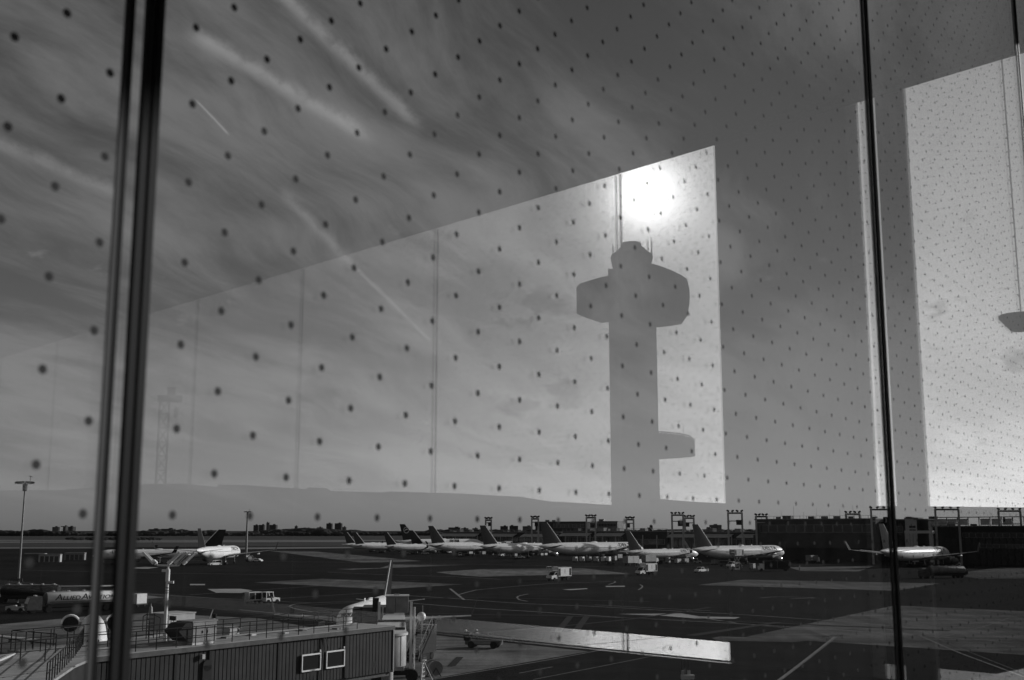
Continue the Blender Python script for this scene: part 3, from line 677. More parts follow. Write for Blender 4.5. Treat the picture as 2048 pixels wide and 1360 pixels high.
facade('gate_building', 'recessed dark gate hall under the lamp gantry numbered 31', gp(1746, 520), gp(1846, 500), 18.0, 20, 'darkwall', bands=((12.5, 15.5, .05, .5, 4),), roofbits=3)
facade('stair_tower', 'pale small block standing on the roof beside the dark upright', gp(1800, 508), gp(1826, 504), 18.6, 5, 'offwhite', bands=((14.6, 15.6, .3, .8, 2), (13.0, 14.0, .3, .8, 2)))
facade('concourse_wing', 'dark two-storey concourse beyond the upright with rows of small windows', gp(1854, 480), gp(2140, 436), 14.9, 24, 'darkwall', bands=((10.6, 12.6, .22, .98, 16), (6.6, 8.2, .34, .98, 14)), roofbits=3)
# glazed roof walkway behind it
d0, d1 = gp(1862, 500), gp(2130, 458); dd = d1 - d0; LW = dd.length; dd.normalize()
e = thing('roof_walkway', 'row of glazed bays, coloured pale for reflected sky, standing on the concourse roof beyond the upright', 'walkway', d0); e.rotation_euler = (0, 0, math.atan2(dd.y, dd.x))
part('base', 'concwall', e, lambda m: m.box((LW / 2, 2, 7.8), (LW, 4, 15.4)))
part('roof', 'lgrey', e, lambda m: m.box((LW / 2, 2, 19.1), (LW, 4.4, .35)))
for k in range(13):
    part('post', 'mgrey', e, lambda m: m.box((LW * k / 12, .1, 17.2), (.35, .35, 3.5)))
    if k < 12 and k % 4 != 3: part('sky_reflection_panel', 'offwhite', e, lambda m: m.box((LW * (k + .5) / 12, .4, 17.1), (LW / 12 - .9, .1, 2.6)))  # solid off-white in place of glass: the sky's reflection put into the colour
facade('terminal_block', 'long flat-roofed block with square bays behind the concourse', gp(1070, 860), gp(1172, 840), 19.6, 18, 'darkwall', bands=((15.4, 18.4, .35, .95, 8),), roofbits=2)
facade('terminal_block', 'pale stepped block on the skyline behind the lamp gantries', gp(1180, 900), gp(1232, 890), 20.2, 14, 'concwall', bands=((16.6, 18.8, .05, .95, 8),), roofbits=2)
facade('hangar_shed', 'low grey sheds at the far end of the concourse', gp(882, 840), gp(968, 800), 11.0, 16, 'concwall', bands=((6, 8.4, .05, .95, 7),), roofbits=4)
# canopy beside the stand-31 gate
c0, c1 = gp(1800, 474), gp(1856, 468); dd = c1 - c0; LC = dd.length; dd.normalize()
e = thing('canopy', 'pale flat canopy on slim posts behind the half-hidden airliner', 'canopy', c0); e.rotation_euler = (0, 0, math.atan2(dd.y, dd.x))
part('roof', 'offwhite', e, lambda m: m.box((LC / 2, 0, 12.9), (LC, 4, 1.1)))
for k in (0.02, .18, .3, .98): part('post', 'lgrey', e, lambda m: m.box((LC * k, -1.6, 6.17), (.4, .4, 12.34)))
# lamp gantries (goal-post frames)
def gantry(label, x0, x1, ytop, dist, ybase, board=None, num=None, mid=True):
    a, b = AT(x0, dist), AT(x1, dist); w = (b - a).length; top = EYE + (HY - ytop) * dist / (FPX / math.cos(PITCH)) ; t = max(.36, dist * .0014)
    e = thing('lamp_gantry', label, 'light gantry', a, group='lamp gantries over the gates'); e.rotation_euler = (0, 0, math.atan2((b - a).y, (b - a).x))
    for q in (0, w): part('post', 'lgrey' if x0 != 1732 else 'dgrey', e, lambda m: m.box((q, 0, top / 2), (t, t, top)))
    part('beam', 'dgrey', e, lambda m: m.box((w / 2, 0, top - t / 2), (w - t - .01, t * .9, t)))
    if mid: part('brace', 'lgrey', e, lambda m: m.box((w / 2, 0, top - w * .62), (w - t - .01, t * .5, t * .6)))
    for k in range(4):
        xx = w * (.0 + .33 * k); s = t * 1.15
        part('floodlight', 'black', e, lambda m: (m.box((xx, -.1, top + s * .75), (s * 1.3, s * .9, s * .8), .3, 1, .4 * (-1) ** k), m.box((xx, 0, top + s * .2), (s * .2, s * .2, s * .4))))
    if board:
        bx, by, bw, bh = board
        bd = part('sign_board', 'black', e, lambda m: m.box((w * bx, -.3, top - w * by), (w * bw, .5, w * bh)))
        if num:
            vs, fs, tw = text_mesh(num, w * bh * .8); m = MB(); sc_ = w * bw * .6 / tw
            m.add([(w * bx - w * bw * .3 + v.x * sc_, -.56, top - w * by - w * bh * .28 + v.y * sc_) for v in vs], fs); m.build('lettering', 'offwhite', bd, fix=False)
for a in (('far narrow lamp gantry with a dark board, beside the stepped shed roofs', 972, 983, 1039, 700, 1090, (.68, .85, .5, .7)), ('lamp gantry over the wide-body tail, board low on its frame', 1063, 1076, 1036.5, 640, 1090, (.68, .95, .5, .6)),
          ('lamp gantry standing behind the wide-body fuselage', 1171, 1188.5, 1034, 585, 1090, (.68, .95, .5, .55)), ('slim pale lamp gantry between the slim airliner and the control block', 1250, 1264, 1038, 660, 1066, (.28, .95, .42, .55)),
          ('tall lamp gantry with a square dark board beside a lower gantry', 1340, 1362, 1029, 545, 1090, (.72, .8, .42, .5)), ('lower lamp gantry overlapping the tall gantry next to it', 1365.5, 1383, 1035, 640, 1066, (.28, .8, .4, .5)),
          ('tallest lamp gantry behind the lettered airliner with a square board', 1451, 1478.5, 1025, 520, 1090, (.76, .72, .38, .36)), ('short lamp gantry at the edge of the big gate building roof', 1506, 1527, 1032, 545, 1045, None),
          ('short lamp gantry on the far roof end of the big gate building', 1684, 1711, 1027, 560, 1045, None), ('dark heavy lamp gantry carrying stand number 31', 1734, 1773, 1018, 470, 1060, (.76, .58, .34, .34), '31'),
          ('grey lamp gantry rising over the glazed roof bays', 1861, 1907, 1018, 470, 1050, None), ('grey lamp gantry with a cross rail over the glazed roof bays', 1986, 2029, 1021, 466, 1048, (.22, .42, .06, .2))):
    gantry(*a)
# tall lamp masts
def mast(label, x, ytop, ybase, arms, box=False):
    b = P(x, ybase); dist = b.y; top = EYE + (HY - ytop) * dist / (FPX / math.cos(PITCH)) - 0; k = dist / FPX
    e = thing('light_mast', label, 'light mast', b)
    part('pole', 'mgrey', e, lambda m: m.tube((0, 0, 0), (0, 0, top), 3.2 * k * .8, 1.8 * k * .8, 10), True)
    part('crossarm', 'dgrey', e, lambda m: m.box((0, 0, top - .2), (arms * 2 * k, .18, .12)))
    for q in (-1, -.62, -.25, .3, .66, 1):
        part('floodlight', 'black', e, lambda m: m.box((q * arms * k, -.3, top + .12 - abs(q) * .1), (.55, .5, .34), 0, 1, .25 * q))
    part('head', 'dgrey', e, lambda m: m.tube((0, 0, top - 1.6), (0, 0, top - .3), .42, .5, 10))
    part('aerial', 'dgrey', e, lambda m: (m.tube((arms * .6 * k, 0, top), (arms * .6 * k, 0, top + 1.2), .06), m.bar((arms * .35 * k, 0, top + 1.3), (arms * .85 * k, 0, top + 1.1), .12)))
    if box:
        sg = part('sign_board', 'dgrey', e, lambda m: m.box((-.3, -.35, top * .185), (2.4, .12, .62)))
        vs, fs, tw = text_mesh('43', .5); m = MB(); m.add([(.2 + v.x * .9, -.42, top * .185 - .18 + v.y) for v in vs], fs); m.build('lettering', 'offwhite', sg, fix=False)
mast('tall lamp mast standing beside the fuel tanker, with a small board', 34, 966, 1205, 16, True)
mast('slim lamp mast behind the airliner with both winglets showing', 492, 1024, 1112, 6)
mast('thin lamp mast beside the lettered title of the long airliner', 262, 1036, 1108, 6)

# ---------------------------------------------------------------- skyline
def tower_block(label, x0, x1, ytop, dist=5200, pent=None, mat='far', group='apartment towers on the horizon'):
    k = dist / FPX; a = AT(x0, dist); b = AT(x1, dist); w = b.x - a.x; h = EYE + (HY - ytop) * k
    e = thing('apartment_tower', label, 'building', (a + b) / 2, group=group)
    part('wall', mat, e, lambda m: (m.box((0, 0, h / 2), (w, w * .6 + 15, h)), m.box((w * .28, -w * .35 - 7, h * .48), (w * .3, 6, h * .96))))
    for q in range(5): part('balcony_row', 'far2', e, lambda m: m.box((-w * .12, -w * .3 - 8, h * (.25 + .15 * q)), (w * .6, .8, h * .03)))
    px = pent if pent is not None else 0
    part('penthouse', mat, e, lambda m: m.box((w * px, 0, h + k * .8), (w * .3, 12, k * 1.6)))
sky_list = [(120, 135, 1054, -.1), (136, 146, 1052.5, .3), (147, 161, 1053.5, .1), (205, 216, 1054, 0), (515, 525, 1050.5, 0), (526, 536, 1050, .2), (540, 546.5, 1045.5, -.2), (547, 560, 1050, .1), (596, 601, 1052.5, 0), (640, 652, 1055, 0),
            (658.5, 669.5, 1047.3, 0), (675, 688.5, 1047, .15), (690, 698, 1054, 0), (899, 922, 1055, .2), (924, 938, 1056.5, 0), (946, 957, 1056.5, .1), (1001, 1016, 1052.5, .1), (1019, 1036, 1051.8, -.2), (1045, 1062, 1052.5, .2), (1296, 1301, 1051, 0),
            (1190, 1232, 1053, .2), (1415, 1436, 1050, 0), (310, 334, 1058.2, 0), (335, 358, 1057.6, .2)]
def near(x):
    for lim, t in ((170, 'in the group beyond the tall lamp mast'), (250, 'seen beside the wide upright'), (380, 'low and long above the ridge'), (530, 'in the pair beside the slim lamp mast'), (570, 'with a tall tower over the treetops'), (630, 'lone and small above the trees'),
                   (672, 'first of the twin towers over the trees'), (689, 'second of the twin towers over the trees'), (700, 'low beside the twin towers'), (940, 'behind the fins of the far airliners'), (960, 'beyond the first lamp gantry'), (1070, 'above the concourse roof between two gantries'), (1250, 'behind the wide-body gantry'), (1310, 'tiny above the concourse railing'), (2048, 'behind the tallest gantries')):
        if x < lim: return t
for i, (x0, x1, yt, pt_) in enumerate(sky_list):
    tower_block(('dark' if i % 3 else 'paler') + ' apartment block on the horizon, ' + near(x0), x0, x1, yt, 5200 + (i * 613) % 1400, pt_, 'far' if i % 3 else 'far2')
# tree belt and landfill ridge on the horizon
def treebelt(name, label, x0, x1, dist, h, n, seed, prof=None):
    rnd = random.Random(seed); m = MB(); k = dist / FPX
    for i in range(n):
        x = rnd.uniform(x0, x1); dd = dist * rnd.uniform(.97, 1.06); p = AT(x, dd); q = prof(x) if prof else 1
        hh = h * q * rnd.uniform(.55, 1.12); r = hh * rnd.uniform(.4, .62)
        m.ball((p.x, p.y, hh - r * .8), r, 6, 4, (rnd.uniform(1.3, 2.8), 1, .9)); 
    return tag(m.build(name, 'leaf', None), label, 'trees', kind='stuff')
treebelt('tree_belt', 'distant dark belt of trees along the horizon', -500, 720, 2900, 14.5, 1900, 3, lambda x: .72 + .2 * math.sin(x * .021) + .12 * math.sin(x * .09))
treebelt('tree_belt', 'distant dark belt of trees below the apartment towers', 520, 880, 3100, 19, 900, 5, lambda x: max(.5, 1.0 - abs(x - 620) / 260))
treebelt('tree_belt', 'low distant trees behind the concourse roofs', 860, 2500, 3300, 15, 1900, 8)
m = MB(); rr = []
for i in range(41):
    x = 255 + i * 7; p = AT(x, 3600); hh = 13.2 * math.sin(math.pi * min(1, max(0, (i + 4) / 48))) ** .35
    rr.append([(p.x, p.y - 120, 0), (p.x, p.y - 40, hh * .75), (p.x, p.y, hh), (p.x, p.y + 90, hh * .8), (p.x, p.y + 180, 0)])
m.loft([[Vector(q) for q in r] for r in rr], False, False); tag(m.build('hill', 'grass'), kind='structure')
treebelt('shrub_patch', 'dark low shrubs on the airfield grass beyond the long airliner', 150, 335, 1650, 3.4, 160, 11)
# ---------------------------------------------------------------- boarding bridge in front
JZ = 7.1; JA, JB = P(200, 1311.5, JZ), P(786, 1250.5, JZ)
jd = Vector((JB.x - JA.x, JB.y - JA.y, 0)); JL = jd.length; jd.normalize(); jn = Vector((-jd.y, jd.x, 0)); JW = 2.9; JH = 3.05
def JX(x, y):                                     # photo pixel -> (local x, z) on the near wall of the corridor
    d = ray(x, y); t = Vector((JA.x, JA.y, 0)).dot(jn) / (d.x * jn.x + d.y * jn.y); p = Vector((0, 0, EYE)) + d * t
    return (Vector((p.x, p.y, 0)) - Vector((JA.x, JA.y, 0))).dot(jd), p.z
e = thing('boarding_bridge', 'dark ribbed boarding bridge with railings on its pale roof', 'boarding bridge', (JA.x, JA.y, 0)); e.rotation_euler = (0, 0, math.atan2(jd.y, jd.x))
cuts = [-6.0, JX(352, 1300)[0], JX(421, 1293)[0], JX(558, 1278)[0], JX(692, 1265)[0], JL]
part('core', 'black', e, lambda m: m.box(((JL - 6) / 2, JW / 2 + .06, JZ - JH / 2), (JL + 6, JW - .3, JH - .1)))
for i in range(len(cuts) - 1):
    x0, x1 = cuts[i] + (.10 if i else 0), cuts[i + 1] - .10
    def rib(m):
        n = max(2, int((x1 - x0) / .30)); p = (x1 - x0) / n; prof = []
        for k in range(n):
            q = x0 + k * p; prof += [(q, .0), (q + p * .80, .0), (q + p * .85, .07), (q + p * .97, .07)]
        prof.append((x1, 0.))
        zt, zb = JZ - .16, JZ - JH
        if i % 2: prof = [(a, b + .05) for a, b in prof]
        L = len(prof); m.add([(a, b, zb) for a, b in prof] + [(a, b, zt) for a, b in prof], [(k, k + 1, L + k + 1, L + k) for k in range(L - 1)])
    part('wall_panel', 'ribbed', e, rib)
    if i: part('frame_post', 'black', e, lambda m: m.box((cuts[i], .05, JZ - JH / 2 - .05), (.17, .2, JH - .2)))
part('roof', 'roofc', e, lambda m: m.box(((JL - 6) / 2, JW / 2, JZ - .06), (JL + 6.1, JW + .25, .12)))
part('roof_edge', 'dgrey', e, lambda m: m.box(((JL - 6) / 2, -.14, JZ - .16), (JL + 6.1, .05, .26)))
part('end_frame', 'mgrey', e, lambda m: m.box((JL + .06, JW / 2, JZ - JH / 2 - .1), (.12, JW + .1, JH - .1)))
part('floor_beam', 'dgrey', e, lambda m: m.box(((JL - 6) / 2, JW / 2, JZ - JH - .15), (JL + 5.8, JW - .4, .28)))
for xx in (JL - 1.5, JL - 9, 4): part('support_column', 'mgrey', e, lambda m: m.tube((xx, JW / 2, 0), (xx, JW / 2, JZ - JH - .3), .35, n=12), True)
for (a, b) in (((602.5, 1311), (638, 1343)), ((651.5, 1304), (686, 1336))):
    (xa, za), (xb, zb) = JX(*a), JX(*b); xa, za = JX(a[0], a[1] ); zb = JX(a[0], b[1])[1]
    f = part('notice_frame', 'white', e, lambda m: [m.bar(p, q, .07, .09) for p, q in (((xa, -.08, za), (xb, -.08, za)), ((xa, -.08, zb), (xb, -.08, zb)), ((xa, -.08, zb - .03), (xa, -.08, za + .03)), ((xb, -.08, zb - .03), (xb, -.08, za + .03)))])
    part('notice_panel', 'glassdark', f, lambda m: m.box(((xa + xb) / 2, -.035, (za + zb) / 2), (xb - xa - .06, .05, za - zb - .06)))
    part('bracket', 'white', f, lambda m: m.box((xb - .05, -.1, za + .16), (.08, .08, .14)))
part('junction_box', 'lgrey', e, lambda m: m.box((JX(403, 1313)[0], -.12, JX(403, 1313)[1]), (.20, .16, .26)))
part('wall_door', 'black', e, lambda m: (m.box((JX(413, 1335)[0], -.05, JZ - JH + .95), (.65, .06, 1.9)), m.lathe([(.32, -.03), (.32, .03), (.01, .03)], (JX(413, 1335)[0], -.05, JZ - JH + 1.9), 'y', 16)))
part('conduit', 'dgrey', e, lambda m: m.tube((JX(645, 1300)[0], -.08, JZ - .3), (JX(645, 1300)[0] - .1, -.08, JZ - JH), .04))
part('conduit', 'dgrey', e, lambda m: m.tube((JX(650, 1275)[0], -.08, JZ - .25), (JX(655, 1290)[0], -.08, JZ - 1.0), .03))
def railing(par, pts, h=1.05, step=1.35, r=.028):
    """posts and two rails through the points (local to par)"""
    pts = [Vector(p) for p in pts]
    for i in range(len(pts) - 1):
        a, b = pts[i], pts[i + 1]; n = max(1, round((b - a).length / step)); up = Vector((0, 0, h))
        for k in range(n + (i == len(pts) - 2)): q = a + (b - a) * k / n; part('railing_post', 'black', par, lambda m: m.tube(q, q + up, r * 1.1, n=6))
        part('rail', 'black', par, lambda m: m.tube(a + up, b + up, r, n=6)); part('rail', 'black', par, lambda m: m.tube(a + up * .52, b + up * .52, r * .8, n=6))
railing(e, [(-5.8, .12, JZ), (JL - 3.5, .12, JZ)]); railing(e, [(2.5, JW - .1, JZ), (JL - .3, JW - .1, JZ), (JL - .3, 1.2, JZ)])
for k in range(9):      # cable trays and hatches on the roof
    part('roof_hatch', random.choice(('lgrey', 'offwhite', 'mgrey')), e, lambda m: m.box((2 + k * 2.1, random.uniform(.8, 2.2), JZ + .05), (random.uniform(.2, .7), random.uniform(.2, .5), .10)))
part('cable_tray', 'mgrey', e, lambda m: m.box((JL / 2, JW - .5, JZ + .09), (JL - 2, .22, .08)))
for k in range(14): part('hazard_stripe', 'offwhite' if k % 2 else 'black', e, lambda m: m.box((JL - 9 + k * .3, .02, JZ - JH - .42), (.28, .3, .22), 0, 1, .5))
# rooftop equipment
def cabinet(name, label, x, y, z, w, h, dp, mat, doors=2, hood=False, head=None, cat='equipment cabinet'):
    p = P(x, y, z); q = thing(name, label, cat, p); q.rotation_euler = (0, 0, math.atan2(jd.y, jd.x) if head is None else head)
    part('body', mat, q, lambda m: m.box((0, 0, h / 2 + .14), (w, dp, h)))
    part('lid', mat, q, lambda m: m.box((0, 0, h + .17), (w + .1, dp + .1, .06)))
    part('base', 'offwhite', q, lambda m: m.box((0, 0, .07), (w * .94, dp * .94, .14)))
    for k in range(doors):
        d_ = part('cabinet_door', mat, q, lambda m: m.box((-w / 2 + w * (k + .5) / doors, -dp / 2 - .012, h / 2 + .14), (w / doors - .04, .02, h - .08)))
        part('handle', 'black', d_, lambda m: m.box((-w / 2 + w * (k + .5) / doors + (.3 if k == 0 else -.3) * w / doors, -dp / 2 - .04, h * .5 + .14), (.04, .04, .14)))
    if hood: part('intake_hood', 'black', q, lambda m: m.prismy([(-w / 2 - .02, .2), (-w / 2 - .35, .25), (-w / 2 - .95, h * .72), (-w / 2 - .5, h + .12), (-w / 2 - .02, h + .15)], -dp / 2, dp / 2))
    return q
deck = thing('equipment_deck', 'raised dark service deck behind the bridge roof', 'service deck', P(330, 1298, JZ)); deck.rotation_euler = (0, 0, math.atan2(jd.y, jd.x)); deck.location = Vector((JA.x, JA.y, 0)) + jd * 4.2 + jn * (JW + 2.4)
part('platform', 'mgrey', deck, lambda m: m.box((0, 0, JZ - .16), (9.4, 4.4, .14)))
for a in (-4.2, 0, 4.2):
    for b in (-1.9, 1.9): part('leg', 'dgrey', deck, lambda m: m.box((a, b, (JZ - .24) / 2), (.25, .25, JZ - .24)))
part('side_screen', 'black', deck, lambda m: m.box((0, 2.15, JZ - .8), (9.4, .05, 1.1)))
railing(deck, [(-4.6, -2.05, JZ - .09), (-4.6, 2.05, JZ - .09), (4.6, 2.05, JZ - .09)])
cabinet('power_cabinet', 'grey air-conditioning unit with two doors and a black intake hood on the bridge roof', 393, 1287, JZ, 1.75, 1.12, 1.3, 'mgrey', 2, True)
cabinet('plant_box', 'pale box-shaped plant room on the service deck behind the lamp pole', 343, 1262, JZ - .1, 2.2, 1.0, 1.9, 'lgrey', 1)
cabinet('control_box', 'small low box on the bridge roof by the railing', 462, 1271, JZ, .9, .34, .7, 'lgrey', 1)
for x, y in ((341, 1280), (346, 1281), (427, 1275)):
    q = thing('bollard_post', 'slim white post with a dark top on the bridge roof', 'post', P(x, y, JZ), group='white posts on the bridge roof')
    part('post', 'white', q, lambda m: m.tube((0, 0, 0), (0, 0, 1.15), .045, n=8)); part('lamp_head', 'black', q, lambda m: m.box((0, 0, 1.27), (.22, .2, .24)))
q = thing('service_ladder', 'tangle of dark ladder hoops and a beacon on the service deck', 'ladder', P(292, 1277, JZ - .09))
for k in range(2): part('ladder_side', 'black', q, lambda m: m.tube((.45 * k, 0, 0), (.45 * k, 0, 1.5), .035, n=6))
for k in range(6): part('rung', 'black', q, lambda m: m.tube((0, 0, .2 + .24 * k), (.45, 0, .2 + .24 * k), .025, n=6))
part('hoop', 'black', q, lambda m: [m.bar(a, b, .04) for a, b in (((0, 0, 1.45), (-.3, .2, 1.3)), ((-.3, .2, 1.3), (-.3, .2, .4)), ((.45, 0, 1.4), (.75, .2, 1.2)), ((.75, .2, 1.2), (.75, .2, 0)))])
part('beacon', 'mgrey', q, lambda m: m.lathe([(.01, 0), (.12, 0), (.10, .35), (.03, .45), (.01, .6)], (.2, 0, 1.5)), True)
# lamp pole with tilted floodlights
pb = P(329, 1283, JZ); k = pb.y / FPX
q = thing('lamp_pole', 'white lamp pole with four tilted floodlights on the bridge roof', 'lamp pole', pb); hh = 139 * k
part('pole', 'white', q, lambda m: m.tube((0, 0, 0), (0, 0, hh), .115, .085, 12), True)
part('sleeve', 'white', q, lambda m: m.tube((0, 0, hh - .75), (0, 0, hh - .05), .125, n=12), True)
part('fork', 'white', q, lambda m: [m.tube(a, b, .055, n=8) for a, b in (((-.62, 0, hh + .18), (.62, 0, hh + .18)), ((-.62, 0, hh + .18), (-.72, 0, hh + .32)), ((.62, 0, hh + .18), (.72, 0, hh + .32)), ((-.72, 0, hh + .32), (-.72, 0, hh + .42)), ((.72, 0, hh + .32), (.72, 0, hh + .42)), ((0, 0, hh - .1), (0, 0, hh + .45)))], True)
for xx, yy, s in ((-.9, 0, -1), (.15, .12, 1), (.62, -.1, 1), (1.05, 0, 1)):
    f = part('floodlight', 'mgrey', q, lambda m: m.box((xx + s * .22, yy, hh + .62), (.95, .6, .07), 0, 1, -.78 * s))
    part('rim', 'white', f, lambda m: m.box((xx + s * .22, yy - .33, hh + .62), (.95, .05, .12), 0, 1, -.78 * s))
    part('ballast', 'white', f, lambda m: m.box((xx + s * .02 - s * .12, yy, hh + .36), (.24, .26, .20), 0, 1, -.78 * s))
for z in (.62, .78): part('camera_box', 'white', q, lambda m: (m.box((.22 if z < .7 else -.2, 0, hh * z + .8), (.30, .14, .14)), m.bar((0, 0, hh * z + .72), (.2 if z < .7 else -.2, 0, hh * z + .78), .05)))
part('strap', 'dgrey', q, lambda m: [m.tube((0, 0, hh * z), (0, 0, hh * z + .04), .125, n=10) for z in (.66, .69, .73)])
# fixed walkway at the left with its roof and railings
wz = JZ
e = thing('fixed_walkway', 'pale flat walkway roof with black railings joining the boarding bridge', 'walkway', P(120, 1300, wz) - Vector((0, 0, wz)))
wl = [P(*p, wz) - e.location for p in ((-140, 1330), (0, 1307), (168, 1287), (214, 1302), (150, 1330), (88, 1372), (-140, 1560))]
part('roof', 'roofc', e, lambda m: m.prism(wl, wz - .14, wz - .02))
part('wall', 'ribbed', e, lambda m: m.prism([wl[4] + Vector((-.25, .0, 0)), wl[5] + Vector((-.25, 0, 0)), wl[6], wl[0] - Vector((0, .3, 0)), wl[1] + Vector((0, -.3, 0)), wl[2] + Vector((-.1, -.3, 0)), wl[3] + Vector((-.3, -.1, 0))], 3.9, wz - .142))
part('support', 'concwall', e, lambda m: m.box((-3, -3, 1.95), (2, 2, 3.9)))
lw = lambda *p: P(p[0], p[1], wz) - e.location - Vector((0, 0, .02))
railing(e, [lw(-140, 1328), lw(2, 1306), lw(30, 1302.5), lw(166, 1286.5)], 1.0, 1.25)
railing(e, [lw(166, 1289), lw(150, 1312), lw(92, 1372)], .95, 1.0)
part('kerb', 'offwhite', e, lambda m: m.bar(lw(-70, 1352) + Vector((0, 0, .05)), lw(28, 1309) + Vector((0, 0, .05)), .18, .12))
for a, b in (((-40, 1335), (190, 1309)), ((-60, 1365), (150, 1332)), ((60, 1302), (-60, 1400)), ((120, 1296), (20, 1390))): part('roof_strip', 'dgrey', e, lambda m: m.bar(lw(*a) + Vector((0, 0, .0)), lw(*b) + Vector((0, 0, .0)), .05, .06))  # thin dark bars across the pale roof
# rotunda, telescopic tunnel, lift columns
RO = P(776, 1268, 6.3); e = thing('bridge_rotunda', 'grey cylindrical rotunda with a telescopic tunnel and white lift columns', 'boarding bridge', (RO.x, RO.y, 0))
part('drum', 'lgrey', e, lambda m: m.lathe([(1.28, 4.15), (1.30, 4.2), (1.30, 6.2), (1.28, 6.25)], n=32), True)
for k in range(9): part('drum_seam', 'mgrey', e, lambda m: m.box((1.305 * math.cos(.7 * k), 1.305 * math.sin(.7 * k), 5.2), (.03, .03, 2.0), .7 * k))
part('drum_cap', 'offwhite', e, lambda m: m.lathe([(.01, 6.26), (1.42, 6.26), (1.42, 6.42), (.01, 6.55)], n=32), True)
part('column', 'lgrey', e, lambda m: m.tube((0, 0, 0), (0, 0, 4.1), .42, n=14), True)
TE = PD(790, 1245, 112); td = Vector((TE.x - RO.x, TE.y - RO.y, 0)); TLn = td.length; td.normalize(); tn = Vector((-td.y, td.x, 0))
tl = lambda a, b, z: td * a + tn * b + Vector((0, 0, z))
def tbox(m, a0, a1, w, z0, z1, c=0., ): m.add([tl(a, c + s * w / 2, z) for z in (z0, z1) for a, s in ((a0, -1), (a1, -1), (a1, 1), (a0, 1))], [(0, 3, 2, 1), (4, 5, 6, 7), (0, 1, 5, 4), (1, 2, 6, 5), (2, 3, 7, 6), (3, 0, 4, 7)])
part('tunnel', 'lgrey', e, lambda m: tbox(m, .8, 13, 2.3, 3.7, 6.05)); part('tunnel', 'lgrey', e, lambda m: tbox(m, 13.02, 24, 2.0, 3.75, 5.85)); part('tunnel', 'mgrey', e, lambda m: tbox(m, 24.02, TLn + 1, 1.75, 3.8, 5.7))
part('roof_sheet', 'offwhite', e, lambda m: tbox(m, 1.1, 12.9, 2.2, 6.06, 6.12)); part('roof_sheet', 'offwhite', e, lambda m: tbox(m, 13.2, 23.9, 1.9, 5.86, 5.92))
for a in (5.5, 12.9): part('roof_curb', 'black', e, lambda m: tbox(m, a, a + .3, 2.3, 6.13, 6.3))
part('cab', 'dgrey', e, lambda m: tbox(m, TLn - 1, TLn + 3, 3.0, 3.3, 6.3, 1.6)); part('cab_hood', 'black', e, lambda m: tbox(m, TLn + .6, TLn + 3.4, 1.0, 3.4, 6.1, 3.6))
for c in (-1.55, 1.35):
    part('lift_column', 'white', e, lambda m: tbox(m, TLn - 6, TLn - 5.72, .24, .7, 7.1, c)); part('lift_screw', 'lgrey', e, lambda m: m.tube(tl(TLn - 5.6, c - .3, .8), tl(TLn - 5.6, c - .3, 6.6), .09, n=8), True)
    part('drive_wheel', 'rubber', e, lambda m: m.lathe([(.1, -.2), (.55, -.2), (.6, 0), (.55, .2), (.1, .2)], tl(TLn - 5.9, c * 1.1, .6), 'y', 16))
part('bogie', 'black', e, lambda m: tbox(m, TLn - 6.6, TLn - 5.2, 3.2, .7, 1.2))
bx = part('roof_unit', 'mgrey', e, lambda m: tbox(m, TLn - 5, TLn - 3, 2.05, 6.05, 7.5, -.25)); part('unit_lid', 'offwhite', bx, lambda m: tbox(m, TLn - 5.1, TLn - 2.9, 2.15, 7.51, 7.6, -.25)); part('unit_rib', 'dgrey', bx, lambda m: tbox(m, TLn - 5.03, TLn - 5.0, .05, 6.1, 7.4, -.1)); part('handle', 'offwhite', bx, lambda m: tbox(m, TLn - 4.5, TLn - 4.4, .5, 7.62, 7.72, -.2))
part('motor', 'black', e, lambda m: (tbox(m, TLn - 5.6, TLn - 4.7, .55, 6.2, 7.4, 1.7),)); part('platform', 'black', e, lambda m: tbox(m, TLn - 5.4, TLn - 3.6, 1.1, 4.3, 4.42, -2.1))
for a in (TLn - 5.3, TLn - 4.5, TLn - 3.7):
    part('railing_post', 'mgrey', e, lambda m: m.tube(tl(a, -2.6, 4.4), tl(a, -2.6, 6.6), .03, n=6))
for z in (5.0, 5.6, 6.6): part('rail', 'mgrey', e, lambda m: m.tube(tl(TLn - 5.3, -2.6, z), tl(TLn - 3.7, -2.6, z), .03, n=6))
q = thing('beacon_post', 'round white lamp globe on a thin post beside the rotunda', 'lamp', P(843, 1290, 2.0) * 1.0); q.location.z = 0
q.location = PD(843, 1233, 100); zz = q.location.z; q.location.z = 0
part('post', 'mgrey', q, lambda m: m.tube((0, 0, 0), (0, 0, zz - .3), .035, n=6)); part('globe', 'white', q, lambda m: m.ball((0, 0, zz), .38, 14, 10), True)
